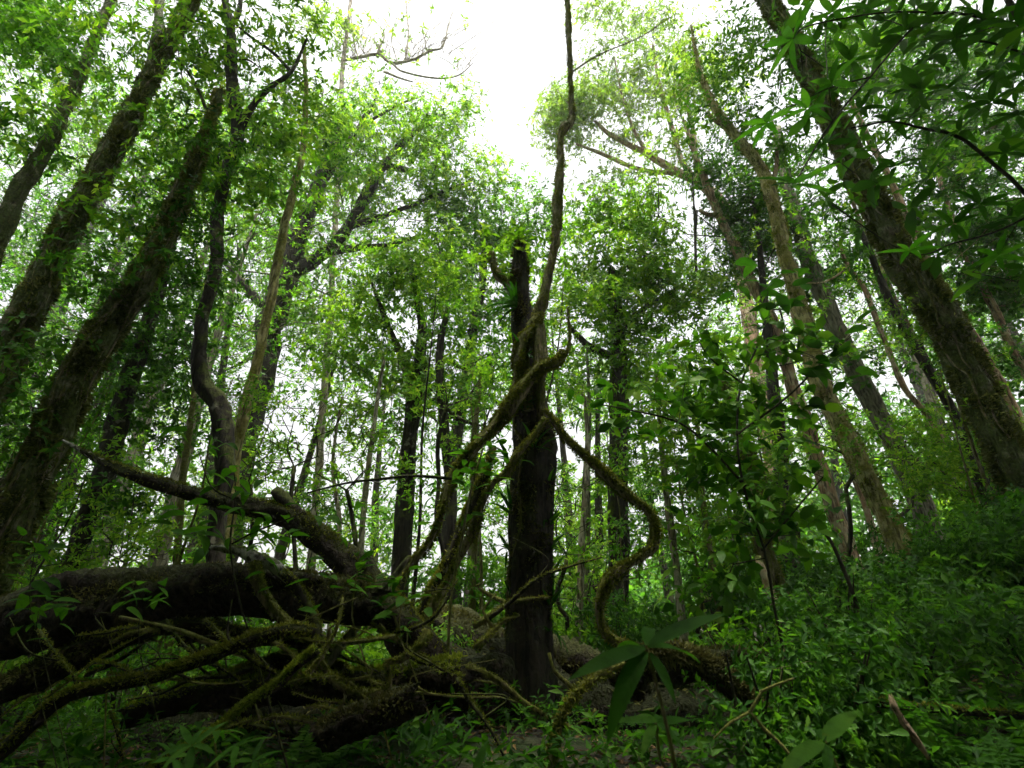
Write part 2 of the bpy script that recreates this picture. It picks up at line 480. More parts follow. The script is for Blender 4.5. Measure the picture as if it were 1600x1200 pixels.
def moss_on(geo, C, R, n, size, up_bias=.4, hang=.3, out=1.0):
    """n little tufts over the limb C with radii R"""
    C = np.asarray(C); R = np.asarray(R)
    T, U, W = frames(C)
    seg = np.linalg.norm(np.diff(C, axis=0), axis=1) * (R[1:] + R[:-1])
    cs = np.concatenate([[0], np.cumsum(seg)]); cs /= cs[-1]
    t = np.interp(rng.uniform(0, 1, n * 3), cs, np.arange(len(C)))
    i = np.minimum(t.astype(int), len(C) - 2); f = (t - i)[:, None]
    c = C[i] * (1 - f) + C[i + 1] * f
    r = (R[i] * (1 - f[:, 0]) + R[i + 1] * f[:, 0])[:, None]
    th = rng.uniform(0, 6.283, n * 3)[:, None]
    d = np.cos(th) * U[i] + np.sin(th) * W[i]
    # patchy
    pat = np.sin(c[:, 0] * 7.1 + c[:, 2] * 5.3 + th[:, 0] * 2) + np.sin(c[:, 2] * 11.7 - th[:, 0] * 1.3 + 1) + np.sin(c[:, 1] * 9 + 3 * th[:, 0])
    keep = np.argsort(-(pat * 1.0 + up_bias * 2 * d[:, 2] + rng.normal(0, .9, n * 3)))[:n]
    c, d, r, Tt = c[keep], d[keep], r[keep], T[i[keep]]
    D = nrm(d * out + rng.normal(0, .6, (n, 3)) - np.array([0, 0, hang]))
    N = nrm(np.cross(D, rng.normal(0, 1, (n, 3))))
    L = size * rng.uniform(.5, 1.5, n)
    leaf_geo(geo, c + d * r * .93, D, N, L, L * rng.uniform(.18, .42, n), droop=.25)


MOSS_N, MOSS_S = 2.4, 1.0


def limb(parent, base, name, P, mat, sides=12, step=.08, rough=.05, flare=0, moss=None, ctrl_jit=.06, kind=None, jag=0.0):
    """one traced limb as a mesh of its own; moss = (tufts, size, material, up, hang)"""
    P = catmull(P, step)
    P[:, 3] = np.maximum(P[:, 3], .002)
    if ctrl_jit:
        n = len(P); s = np.arange(n) * step
        for k in range(3):
            for ax in range(3):
                P[:, ax] += ctrl_jit * np.sin(s * rng.uniform(1.5, 6) + rng.uniform(0, 6.3)) * P[:, 3]
    g = Geo()
    tube(g, P[:, :3], P[:, 3], sides, rough, flare, jag=jag)
    o = g.obj(name, mat, parent, base, kind=kind)
    if moss and name == 'trunk': moss = (int(moss[0] * 1.2), moss[1] * 1.35) + tuple(moss[2:])
    if moss:
        gm = Geo()
        moss_on(gm, P[:, :3], P[:, 3], int(moss[0] * MOSS_N), moss[1] * MOSS_S, *(moss[3:5] if len(moss) > 3 else ()))
        gm.obj('moss', moss[2], o, base, smooth=False, kind='stuff')
    return o, P


# ------------------------------------------------------------------ crowns
COV = 1.5                        # leaf cover everywhere

def grow(seed_pts, seed_dir, targets, seglen, wander, g):
    """connect each target to the growing branch graph; returns nodes, parents"""
    nodes = [p for p in seed_pts]
    par = [-1] * len(nodes)
    ns = len(nodes)
    sp = np.asarray(seed_pts)
    d0 = np.array([np.min(np.linalg.norm(sp - t, axis=1)) for t in targets])
    depth = [0.0] * ns
    for ti in np.argsort(d0):
        t = targets[ti]
        A = np.asarray(nodes)
        v = t - A
        dist = np.linalg.norm(v, axis=1)
        cost = dist + .25 * np.asarray(depth) + 1.2 * np.clip(-(v[:, 2]) + .1 * dist, 0, None)
        k = int(np.argmin(cost))
        L = dist[k]
        n = max(1, int(L / seglen))
        p0 = A[k]
        perp = nrm(np.cross(v[k], g.normal(0, 1, 3))) * L * wander
        last = k
        for s in range(1, n + 1):
            f = s / n
            q = p0 + v[k] * f + perp * math.sin(math.pi * f) + g.normal(0, .05 * seglen * 2.2, 3) * (f < 1)
            q[2] += .12 * L * (f ** 2 - f)
            nodes.append(q); par.append(last); depth.append(depth[last] + L / n)
            last = len(nodes) - 1
    return np.asarray(nodes), par, ns


def branch_tubes(nodes, par, ns, tip_r, max_r, geo_big, geo_small, thr, expo=2.3):
    n = len(nodes)
    r = np.zeros(n); kids = [[] for _ in range(n)]
    for i in range(ns, n): kids[par[i]].append(i)
    for i in range(n - 1, ns - 1, -1):
        r[i] = (sum(r[k] ** expo for k in kids[i])) ** (1 / expo) if kids[i] else tip_r
        r[i] = max(r[i] * 1.01, tip_r)
    r = np.minimum(r, max_r)
    starts = [(i, par[i]) for i in range(ns, n) if par[i] < ns]
    while starts:
        i, p = starts.pop()
        ch = [nodes[p], nodes[i]]; rr = [r[i], r[i]]
        cur = i
        while kids[cur]:
            ks = sorted(kids[cur], key=lambda k: -r[k])
            for k in ks[1:]: starts.append((k, cur))
            cur = ks[0]
            ch.append(nodes[cur]); rr.append(r[cur])
        P = catmull(np.c_[np.array(ch), np.array(rr)], np.linalg.norm(np.array(ch[1]) - ch[0]) * .6 + .05)
        big = rr[0] > thr
        tube(geo_big if big else geo_small, P[:, :3], P[:, 3], 7 if big else 4, .06 if big else 0, cap=False)
    return r


def crown(parent, base, trunk_pts, trunk_r, blobs, leafmat, barkmat, L, per=6, aspect=.42, rc=None, twig=True, flat=.6, branch_from=.35, tip_r=.006, seglen=.4, hexa=False, name='crown', cov=1.0, spread=1.0, limbs=True):
    """blobs: (centre, rx, ry, rz, coverage)"""
    g = np.random.default_rng(int(rng.integers(1 << 30)))
    rc = rc or 4.0 * L
    targets, tc = [], []
    for (c, ax, ay, az, cv) in blobs:
        nl = cv * cov * COV * math.pi * ax * az / (.135 * L * L)
        ncl = max(3, int(2.6 * ax * az / (rc * rc)) + 1)
        k = 0
        while k < ncl:
            q = g.normal(0, 1, 3); q = q / np.linalg.norm(q) * g.uniform(.15, 1) ** .5
            targets.append(c + q * np.array([ax, ay, az])); tc.append(nl / ncl * g.uniform(.5, 1.5)); k += 1
    targets = np.array(targets)
    a = int(len(trunk_pts) * branch_from)
    idx = np.arange(a, len(trunk_pts))
    if len(idx) > 14: idx = idx[np.linspace(0, len(idx) - 1, 14).astype(int)]
    nodes, par, ns = grow(trunk_pts[idx], None, targets, seglen, .12, g)
    gb, gs = Geo(), Geo()
    branch_tubes(nodes, par, ns, tip_r, max(trunk_r[idx].mean() * .6, tip_r * 2), gb, gs, tip_r * 2.6)
    if gb.n and limbs: gb.obj('limbs', barkmat, parent, base, kind='stuff')
    gl = Geo()
    for t, nl in zip(targets, tc):
        k = max(1, int(nl / per))
        off = g.normal(0, 1, (k, 3)); off = off / np.linalg.norm(off, axis=1, keepdims=True) * g.uniform(0, 1, (k, 1)) ** .5 * 1.5
        off = off * rc * np.array([1.15, 1.15, flat]) * spread
        tips = t + off
        T = off / rc + g.normal(0, .35, (k, 3)) + np.array([0, 0, .55])
        whorls(gl, tips, T, L, per, aspect, hexa=hexa, g=g)
        if twig:
            for q in range(0, k, 3):
                mid = (t + tips[q]) * .5 + g.normal(0, .06 * rc, 3) + np.array([0, 0, -.05 * rc])
                tube(gs, np.array([t, mid, tips[q]]), np.array([tip_r * .7, tip_r * .5, tip_r * .25]), 3, cap=False)
    if gs.n: gs.obj('twigs', barkmat, parent, base, kind='stuff')
    o = gl.obj(name, leafmat, parent, base, smooth=False, kind='stuff')
    return o


def px_blobs(lst, Y):
    """(px, py, rx_px, ry_px, coverage[, Y])"""
    out = []
    for b in lst:
        y = b[5] if len(b) > 5 else Y
        k = mpp(b[0], b[1], y)
        # a patch of the picture high up spans more height than its pixels at constant distance
        out.append((at(b[0], b[1], y), b[2] * k, .8 * (b[2] + b[3]) * .5 * k, b[3] * k, b[4]))
    return out


def tree(name, label, trunk, Y, blobs, leaf='mid', bark='mossy', Lpx=10, group=None, sides=14, rough=.06, flare=.5, moss=None, limbs=(), cov=1.0, twig=True, branch_from=.35, per=6, aspect=.42, flat=.6, top=None, tip_r=None, rcx=4.0, root=True, roots=0):
    P = path_px(trunk, Y)
    if root: P = to_ground(P)
    base = np.array([P[0, 0], P[0, 1], P[0, 2] + .1])
    t = thing(name, label, 'tree', base, group)
    lo, C = limb(t, base, 'trunk', P, BARK[bark], sides if Y > 7 else 24, .07 if Y < 7 else .1 if Y < 9 else .2, rough, flare if root else 0, moss)
    for q in range(roots):
        n0 = len(C); a0 = int(rng.uniform(0, .3) * n0); a1 = int(rng.uniform(.6, 1) * n0)
        Tn, Un, Wn = frames(C[:, :3])
        ii = np.arange(a0, a1)
        an = rng.uniform(3.6, 5.9) + np.cumsum(rng.normal(0, .12, len(ii)))
        rr = C[ii, 3] * 1.03 + .008
        pts = C[ii, :3] + rr[:, None] * (np.cos(an)[:, None] * Un[ii] + np.sin(an)[:, None] * Wn[ii])
        limb(t, base, 'climbing_root', np.c_[pts, np.full(len(ii), rng.uniform(.008, .018))][::3], BARK['vine'], 6, .06, .08, moss=(120, .03, MOSSG))
    for lb in limbs:
        y = lb.get('Y', Y)
        limb(t, base, 'limb', path_px(lb['p'], y), BARK[lb.get('bark', bark)], 8, .1, .06, moss=lb.get('moss'))
    if blobs:
        seeds, rad = C[:, :3], C[:, 3]
        for lb in limbs:
            pp = path_px(lb['p'], lb.get('Y', Y))
            seeds = np.vstack([seeds, pp[:, :3]]); rad = np.concatenate([rad, pp[:, 3]])
        L = Lpx * mpp(blobs[0][0], blobs[0][1], Y)
        crown(t, base, seeds, rad, px_blobs(blobs, Y), LEAF[leaf], BARK[bark], L, per, aspect, rc=rcx * L, twig=twig, branch_from=branch_from, cov=cov, flat=flat, tip_r=tip_r or max(.004, .35 * mpp(800, 400, Y)), seglen=.05 * Y)
    return t

#@@DATA

# ------------------------------------------------------------------ the near trees, left side
tree('mossy_tree', 'tall leaning trunk at the far left, its bark pale towards the top and mossy below', 
     [(-60, 520, 53), (10, 340, 42), (75, 225, 34), (110, 150, 26), (140, 80, 21), (172, 0, 19), (200, -80, 15)], 6.4,
     [(40, 90, 80, 60, 1.1), (110, 60, 60, 50, .9), (30, 220, 60, 60, 1.2), (150, 130, 60, 50, .8), (90, -20, 120, 40, 1.0), (0, 10, 70, 60, 1.5)],
     'mid', 'mossy', 11, moss=(1400, .035, MOSSD, .1, .3))
tree('mossy_tree', 'thick mossy trunk leaning right with shaggy brown moss and a fork high up',
     [(-40, 660, 80), (40, 500, 69), (110, 350, 54), (190, 210, 41), (240, 110, 31), (300, 0, 26), (340, -80, 21)], 6.0,
     [(200, 60, 60, 50, .8), (230, 270, 50, 40, .7), (300, 110, 50, 60, .7), (330, 30, 60, 40, .8), (210, 330, 60, 45, .9), (100, 200, 60, 60, .5), (250, 180, 50, 50, .6)],
     'light', 'mossy', 11, rough=.08, roots=4, moss=(9500, .045, MOSSG, .05, .35),
     limbs=[{'p': [(238, 112, 26), (246, 50, 20), (250, -30, 16)]}, {'p': [(150, 290, 14), (128, 330, 12), (95, 370, 10), (60, 395, 7)]}])
tree('mossy_tree', 'broad brown trunk with a knotted burl beside the fallen branches',
     [(-30, 930, 114), (15, 820, 103), (75, 690, 81), (150, 540, 66), (230, 420, 45), (290, 290, 31), (325, 200, 18), (345, 140, 10)], 5.4,
     [(280, 330, 55, 50, 1.0), (330, 250, 50, 50, 1.0), (300, 420, 60, 50, .8), (60, 600, 60, 60, 1.0), (30, 700, 60, 60, .8), (170, 440, 70, 50, 1.1)],
     'dark', 'mossy', 12, rough=.085, roots=5, moss=(8500, .045, MOSSG, .05, .3),
     limbs=[{'p': [(70, 710, 40), (95, 690, 34), (115, 655, 14)]}, {'p': [(95, 690, 12), (60, 715, 9), (0, 755, 6)]}])
tree('dark_tree', 'slim dark trunk standing behind the broad brown one',
     [(105, 905, 50), (165, 730, 46), (210, 570, 38), (240, 480, 26), (262, 400, 20), (285, 300, 14)], 8.2,
     [(230, 540, 80, 60, 1.3), (160, 620, 70, 60, 1.1), (260, 460, 70, 60, 1.1), (280, 640, 60, 60, 1.0), (100, 800, 60, 60, .6), (200, 760, 60, 60, .6)],
     'dark', 'dark', 9)
tree('crooked_tree', 'crooked black trunk with an elbow low down and a fork near its top',
     [(338, 860, 34), (342, 780, 36), (352, 710, 36), (345, 640, 38), (313, 590, 30), (316, 500, 24), (336, 430, 22), (340, 330, 22), (360, 250, 21), (372, 205, 22), (362, 130, 23), (362, 60, 17), (352, 0, 13), (346, -60, 10)], 6.2,
     [(400, 60, 55, 50, .9), (330, 110, 50, 60, .8), (420, 170, 60, 50, 1.0), (460, 240, 50, 60, .8), (300, 220, 45, 50, 1.0), (370, 300, 60, 40, 1.0), (290, 290, 45, 40, .8), (450, 60, 50, 40, .6)],
     'light', 'dark', 11, rough=.07,
     limbs=[{'p': [(372, 205, 15), (395, 165, 12), (425, 135, 10), (455, 112, 7), (480, 60, 4)]}, {'p': [(455, 112, 7), (430, 85, 6), (395, 60, 5), (370, 40, 3)]},
            {'p': [(362, 40, 11), (374, 15, 9), (378, -30, 7)]}, {'p': [(342, 300, 8), (335, 215, 7), (305, 130, 6), (272, 88, 4)]},
            {'p': [(360, 70, 5), (345, 75, 5), (348, 92, 4), (385, 93, 3), (405, 105, 2)]}])
tree('pale_tree', 'thin pale trunk with yellowish bark rising beside the crooked black one',
     [(360, 790, 22), (370, 700, 20), (388, 620, 19), (408, 540, 17), (432, 420, 15), (450, 330, 14), (472, 240, 11), (478, 150, 8), (474, 60, 6)], 7.0,
     [(470, 130, 50, 50, .8), (440, 200, 50, 50, .7), (500, 190, 50, 50, .7), (420, 290, 50, 40, .6)],
     'light', 'yellow', 10, sides=10)
tree('spreading_tree', 'large dark limbed tree with a wide hazy crown beside the open sky',
     [(365, 800, 50), (380, 720, 46), (398, 640, 44), (415, 560, 44), (432, 480, 46), (455, 400, 40), (480, 340, 30), (505, 270, 22), (530, 190, 14)], 13.0,
     [(600, 190, 95, 60, 1.5), (690, 220, 70, 60, 1.4), (560, 240, 90, 60, 1.5), (640, 290, 100, 55, 1.4), (735, 270, 45, 45, 1.2), (520, 170, 70, 45, 1.1), (480, 250, 60, 60, 1.1), (700, 170, 50, 35, 1.1), (570, 340, 90, 50, .8), (660, 360, 60, 40, .8), (500, 400, 60, 50, .6), (530, 460, 60, 50, .6), (775, 300, 30, 30, .9), (470, 500, 60, 50, .8)],
     'light', 'dark', 6.3, cov=.68, rcx=4.2,
     limbs=[{'p': [(480, 340, 16), (520, 260, 12), (560, 200, 9), (590, 150, 5)]}, {'p': [(598, 262, 9), (640, 215, 7), (690, 180, 3)]}, {'p': [(545, 355, 12), (620, 330, 8), (690, 300, 5), (740, 280, 3)]}, {'p': [(520, 260, 8), (500, 190, 6), (505, 140, 3)]}, {'p': [(560, 200, 6), (620, 165, 4), (660, 150, 2)]}, {'p': [(455, 430, 26), (510, 392, 22), (545, 355, 20), (575, 300, 18), (598, 262, 15), (645, 268, 8)]}, {'p': [(470, 415, 20), (530, 390, 14), (600, 385, 10), (650, 370, 6)]},
            {'p': [(575, 300, 12), (620, 230, 9), (665, 190, 6)]}, {'p': [(430, 500, 20), (380, 440, 14), (340, 400, 9)]}])
# nearly bare crown above the wide one; its pale bark also imitates bloom
bt = tree('bare_tree', 'nearly leafless tree with mossy grey branches reaching into the white sky',
     [(500, 700, 14), (515, 500, 11), (525, 330, 10), (532, 200, 9), (535, 110, 8), (545, 30, 6), (552, -40, 5)], 15.0,
     [(600, 60, 70, 35, .16), (520, 40, 50, 40, .5), (670, 40, 60, 40, .1), (570, 125, 40, 16, .6), (480, 30, 40, 40, .6)],
     'pale', 'pale', 8, sides=8, branch_from=.7,
     limbs=[{'p': [(533, 95, 5.0), (560, 90, 5.0), (590, 85, 5.5), (612, 98, 5.5), (640, 95, 4.4), (672, 80, 3.9), (692, 72, 2.8), (700, 40, 1.7), (712, 5, 1.1)]},
            {'p': [(612, 98, 4.4), (630, 112, 3.3), (680, 122, 2.8), (715, 118, 2.2), (740, 98, 1.1)]}, {'p': [(600, 112, 4.4), (625, 122, 3.3), (645, 128, 2.2)]},
            {'p': [(633, 96, 2.8), (638, 50, 2.2), (634, 0, 1.7)]}, {'p': [(590, 88, 5.5), (592, 76, 3.3), (600, 50, 1.7), (570, 20, 1.1)]},
            {'p': [(560, 92, 2.8), (552, 60, 2.2), (548, 10, 1.7)]}, {'p': [(668, 82, 1.7), (664, 60, 1.7), (672, 40, 1.1)]}, {'p': [(622, 100, 2.2), (612, 60, 1.7), (622, 20, 1.1)]}])

gw = Geo(); bb = np.array(bt.location)
for (x, y, ln) in [(rng.uniform(540, 735), 0, rng.uniform(30, 125) * rng.uniform(.3, 1)) for _ in range(64)]:
    y = np.interp(x, [530, 560, 590, 612, 640, 690, 720, 740], [95, 90, 88, 98, 96, 74, 115, 100]) + rng.normal(0, 3)
    Yd = 15 + rng.normal(0, .5)
    p = [(x, y, 1.6, 15.0)]
    dx = rng.normal(0, .6)
    for q in range(1, 6):
        dx += rng.normal(0, .4)
        p.append((p[-1][0] + dx * ln / 5, p[-1][1] - ln / 5, 1.6 - .2 * q, 15 + (Yd - 15) * q / 5))
    P = catmull(path_px(p, 15), .15)
    tube(gw, P[:, :3], P[:, 3], 3, cap=False)
gw.obj('twigs', BARK['pale'], bt, bb, kind='stuff')

# ------------------------------------------------------------------ the middle
BLACK = bark_mat('bark_black', (.012, .01, .008), (.045, .036, .026), moss=(.04, .05, .014), moss_amt=.34, lichen=(.07, .065, .05), lichen_amt=.06)  # near-black bark of the central trunk
BARK['black'] = BLACK
ct = tree('central_tree', 'straight dark trunk in the middle, wrapped in mossy climbing stems',
          [(826, 1135, 74), (826, 1000, 68), (828, 900, 66), (831, 780, 64), (832, 690, 62), (828, 610, 48), (820, 540, 36), (815, 470, 30), (812, 420, 24), (811, 380, 19)], 5.0,
          [], 'mid', 'black', 10, sides=18, rough=.05, flare=.55, roots=2, moss=(3600, .03, MOSSD, 0, .4))
cb = np.array(ct.location)
limb(ct, cb, 'limb', path_px([(818, 470, 16), (790, 440, 14), (775, 425, 12), (768, 395, 9)], 5.0), BARK['vine'], 9, .05, .08, moss=(500, .025, MOSS))
gt = Geo()
for (x, y, n, s) in ((812, 368, 22, 26), (768, 388, 16, 20), (796, 385, 14, 22), (830, 395, 10, 20), (790, 420, 10, 20)):
    c = at(x, y, 5.0); k = mpp(x, y, 5.0)
    whorls(gt, c + rng.normal(0, 14 * k, (n, 3)), rng.normal(0, .5, (n, 3)) + np.array([0, 0, .8]), 13 * k, 6, .35)
gt.obj('crown', LEAF['yellow'], ct, cb, smooth=False, kind='stuff')

# climbing stems (lianas) around it: each a thing of its own
def vine(label, pts, Y, bark='vine', moss=None, name='liana', cat='liana', sides=10, rough=.09, step=.05, root=False, group=None, extra=()):
    P = path_px(pts, Y); P[:, 3] *= .66 + .12 * np.sin(np.arange(len(P)) * 1.9 + pts[0][0])
    if root: P = to_ground(P)
    b = P[0, :3].copy()
    if moss: moss = (int(moss[0] * 1.0), moss[1] * 1.3) + tuple(moss[2:])
    t = thing(name, label, cat, b, group)
    limb(t, b, 'stem', P, BARK[bark], sides, step, rough, moss=moss)
    for e in extra:
        limb(t, b, 'side_stem', path_px(e, Y), BARK[bark], 8, step, rough, moss=(int(moss[0] * .12), moss[1] * .6) + tuple(moss[2:]) if moss else None)
    return t

vine('tall climbing stem that kinks once and rises alone into the white sky',
     [(826, 640, 24), (822, 560, 22), (828, 520, 22), (842, 488, 24), (856, 435, 24), (868, 372, 22), (872, 310, 20), (876, 250, 18), (877, 212, 18), (884, 200, 19), (893, 186, 16), (892, 130, 14), (889, 60, 12), (887, 0, 11), (886, -50, 10)],
     4.75, moss=(2000, .02, MOSS, .2, .3), extra=([(893, 112, 2.4), (940, 84, 2), (1000, 58, 1.6), (1050, 25, 1.2)],))
vine('thick mossy stem looping down the left face of the dark trunk',
     [(845, 492, 20), (838, 510, 22), (818, 530, 24), (810, 560, 24), (806, 600, 22), (800, 640, 18)], 4.7, moss=(1600, .024, MOSS, .2, .3), extra=([(838, 500, 18), (842, 540, 22), (846, 570, 26), (842, 600, 20), (845, 640, 16), (846, 655, 12)],))
vine('mossy stem crossing the dark trunk and slanting down to the brush pile',
     [(880, 548, 12), (868, 566, 18), (845, 572, 30), (828, 592, 30), (800, 632, 30), (770, 670, 30), (740, 702, 28), (715, 732, 22), (700, 760, 20), (690, 800, 20), (668, 850, 16), (640, 885, 14), (600, 930, 13), (560, 975, 12), (520, 1025, 11)],
     4.6, moss=(3200, .024, MOSS, .3, .3), extra=([(872, 565, 9), (886, 550, 7), (890, 520, 4), (886, 480, 2)],))
vine('bare pale stem slanting from the dark trunk down to the rotten stump',
     [(851, 652, 12), (835, 680, 15), (808, 710, 17), (790, 740, 16), (772, 752, 15), (752, 790, 18), (738, 830, 20), (716, 872, 20), (700, 905, 20), (680, 940, 20), (662, 980, 18), (640, 1020, 16), (615, 1040, 13)],
     4.45, 'vine', moss=(1200, .02, MOSS, .3, .2))
vine('dark mossy stem running beside the bare pale one above the brush pile',
     [(772, 700, 16), (758, 740, 20), (738, 790, 24), (715, 840, 24), (695, 890, 22), (672, 930, 20), (655, 965, 18)], 4.8, 'dark', moss=(1500, .024, MOSS, .4, .2))
vine('looping mossy stem hanging to the right of the dark trunk like a hook',
     [(848, 640, 10), (862, 655, 14), (884, 684, 20), (912, 712, 24), (946, 742, 24), (985, 775, 22), (1012, 795, 22), (1024, 820, 22), (1021, 852, 22), (1000, 872, 24), (972, 888, 24), (950, 908, 25), (938, 935, 26), (938, 965, 24), (950, 992, 22), (985, 1012, 22), (1030, 1030, 22)],
     4.5, moss=(2600, .022, MOSS, .3, .25))
vine('pale root curling up out of the ferns at the foot of the dark trunk',
     [(862, 1215, 22), (868, 1165, 22), (876, 1130, 20), (890, 1098, 20), (915, 1070, 18), (955, 1045, 18), (1010, 1030, 18)], 3.4, 'vine', moss=(500, .02, MOSS, .5, .2), name='root', cat='root')
vine('thin root arching between the dark trunk and the mossy ground',
     [(858, 1020, 8), (866, 1048, 10), (885, 1066, 10), (900, 1080, 10)], 4.0, 'vine', name='root', cat='root')

# strap-leaved epiphytes sit on the trunk
def strap_mesh(name, L, W, bend, mat, seg=6, fold=.12, tipw=.25, belly=.5):
    g = Geo(); V = []
    for i in range(seg + 1):
        f = i / seg
        y = L * math.sin(bend * f) / bend if bend > .05 else L * f
        z = -L * (1 - math.cos(bend * f)) / bend if bend > .05 else 0
        w = W * .5 * (math.sin(math.pi * (f ** belly * .94 + .05)) ** .8)
        V += [(-w, y, z + w * fold * 2), (0, y, z), (w, y, z + w * fold * 2)]
    Q = []
    for i in range(seg):
        a = i * 3
        Q += [(a, a + 1, a + 4, a + 3), (a + 1, a + 2, a + 5, a + 4)]
    g.add(np.array(V), None, np.array(Q))
    return g.mesh(name, mat)


def mat_from(p, d, nup, s=1.0):
    d = nrm(d); x = nrm(np.cross(d, nup)); z = np.cross(x, d)
    M = Matrix(((x[0] * s, d[0] * s, z[0] * s, p[0]), (x[1] * s, d[1] * s, z[1] * s, p[1]), (x[2] * s, d[2] * s, z[2] * s, p[2]), (0, 0, 0, 1)))
    return M


STRAP = [strap_mesh('strap_leaf', 1, .11, b, BIGLEAF['glossy']) for b in (.7, 1.2, 1.7)]
LANCE = [strap_mesh('lance_leaf', 1, .24, b, BIGLEAF['glossy'], belly=.75) for b in (.25, .5, .8)]
LANCEF = [strap_mesh('lance_leaf', 1, .21, b, BIGLEAF['fresh'], belly=.75) for b in (.25, .5, .9)]
OVATE = [strap_mesh('ovate_leaf', 1, .5, b, BIGLEAF['glossy'], belly=.7) for b in (.2, .45, .8)]
OVATEF = [strap_mesh('ovate_leaf', 1, .46, b, BIGLEAF['fresh'], belly=.65) for b in (.2, .5, .9)]


def put_leaf(meshes, parent, base, p, d, up, L):
    o = link('leaf', random.choice(meshes), parent)
    M = mat_from(np.asarray(p) - base, d, up, L)
    o.matrix_local = M
    return o


def epiphyte(label, px, py, Y, n, Lpx, side):
    p = at(px, py, Y); k = mpp(px, py, Y)
    t = thing('strap_fern', label, 'fern', p, 'strap ferns on the dark trunk')
    for i in range(n):
        d = np.array([side * rng.uniform(.1, 1) + rng.normal(0, .3), rng.uniform(-1, .1), rng.uniform(-.2, 1.1)])
        put_leaf(STRAP, t, p, p + rng.normal(0, .015, 3), d, (0, 0, 1) if d[2] < .8 else (0, -1, .2), Lpx * k * rng.uniform(.6, 1.2))

epiphyte('clump of strap fern leaves on the dark trunk below its broken top', 806, 478, 4.85, 16, 62, -.6)
for (x, y, n, s) in ((860, 905, 9, 1), (860, 860, 8, 1), (858, 945, 8, 1), (798, 800, 7, -1), (795, 860, 6, -1), (860, 985, 7, 1), (820, 640, 7, .3), (838, 700, 6, .4), (856, 760, 7, 1), (796, 720, 6, -1), (858, 820, 7, 1), (800, 940, 6, -1), (822, 560, 6, .5)):
    epiphyte('small tuft of hanging strap fern leaves on the side of the dark trunk', x, y, 4.95 if abs(s) == 1 else 4.78, n, 48, s)

# ------------------------------------------------------------------ right side trees
tree('mossy_tree', 'massive shaggy moss covered trunk leaning left on the right hand slope',
     [(1655, 900, 100), (1595, 770, 87), (1530, 610, 77), (1463, 485, 70), (1402, 390, 60), (1342, 270, 49), (1292, 170, 40), (1248, 85, 34), (1200, 0, 28), (1165, -60, 23)], 6.2,
     [(1280, 60, 60, 50, 1.3), (1380, 90, 60, 60, 1.3), (1420, 220, 60, 60, 1.1), (1330, 330, 40, 40, .4), (1180, 70, 60, 50, .7), (1450, 330, 50, 50, .6), (1240, 160, 40, 40, .5)],
     'mid', 'mossy', 11, rough=.09, moss=(12000, .05, MOSSG, 0, .4), roots=5)
tree('lichen_tree', 'sunlit yellow trunk crusted with lichen and reddish towards its fork',
     [(1440, 940, 62), (1415, 880, 54), (1378, 790, 46), (1325, 690, 40), (1284, 600, 36), (1258, 510, 32), (1238, 440, 28), (1216, 350, 25), (1192, 270, 22), (1160, 225, 18), (1132, 190, 15), (1110, 155, 11), (1092, 105, 7), (1080, 40, 4)], 8.0,
     [(1110, 110, 50, 45, .8), (1180, 170, 45, 45, .7), (1215, 220, 40, 40, .8), (1085, 180, 40, 40, .5), (1150, 60, 50, 40, .8)],
     'mid', 'yellow', 9, moss=(2200, .04, MOSS, .1, .2),
     limbs=[{'p': [(1202, 300, 10), (1212, 265, 8), (1215, 230, 6)], 'bark': 'red'}, {'p': [(1135, 195, 9), (1120, 190, 8), (1105, 175, 5)], 'bark': 'red'}])
tree('red_tree', 'slender reddish trunk with a short side branch beside the pale crown',
     [(1245, 620, 26), (1205, 500, 22), (1178, 445, 20), (1142, 372, 17), (1112, 310, 14), (1088, 245, 11), (1070, 190, 8)], 10.5,
     [(1040, 130, 55, 40, .7), (1080, 80, 50, 40, .8), (1020, 220, 45, 40, .5), (1130, 130, 40, 40, .6)],
     'pale', 'red', 8, sides=9, limbs=[{'p': [(1122, 335, 11), (1105, 335, 8), (1092, 328, 6)]}, {'p': [(1088, 330, 6), (1086, 370, 5), (1088, 420, 4), (1082, 270, 3)], 'bark': 'dark'}])
tree('grey_tree', 'smooth grey trunk in the haze behind the lichen crusted one',
     [(1455, 830, 52), (1402, 705, 42), (1352, 605, 38), (1312, 525, 35), (1268, 420, 30), (1245, 345, 26), (1225, 270, 20), (1215, 200, 14)], 10.5,
     [(1280, 340, 70, 60, 1.1), (1200, 330, 70, 70, 1.4), (1150, 290, 60, 60, 1.4), (1320, 420, 60, 50, .9), (1130, 240, 40, 40, 1.3), (1250, 260, 60, 50, 1.0), (1180, 400, 60, 50, 1.2), (1330, 560, 50, 50, .5)],
     'dark', 'grey', 8)
tree('red_tree', 'thin pinkish trunk close behind the massive shaggy one',
     [(1600, 670, 22), (1540, 555, 20), (1490, 480, 18), (1440, 385, 16), (1400, 300, 14), (1362, 225, 12), (1330, 160, 9)], 8.0,
     [(1480, 250, 60, 60, .9), (1350, 130, 50, 50, .9), (1530, 380, 60, 60, 1.0), (1420, 150, 50, 50, .9)], 'dark', 'red', 9, sides=9)
tree('red_tree', 'thin twisting reddish stem with bare twigs against the bright gap',
     [(1500, 730, 14), (1450, 650, 13), (1410, 600, 12), (1372, 505, 11), (1350, 450, 10), (1325, 415, 8), (1310, 380, 5)], 8.8,
     [(1350, 420, 40, 40, .4), (1420, 540, 30, 30, .2), (1460, 640, 40, 30, .25)], 'mid', 'red', 8, sides=8, limbs=[{'p': [(1325, 418, 5), (1290, 440, 4), (1250, 442, 3)]}])
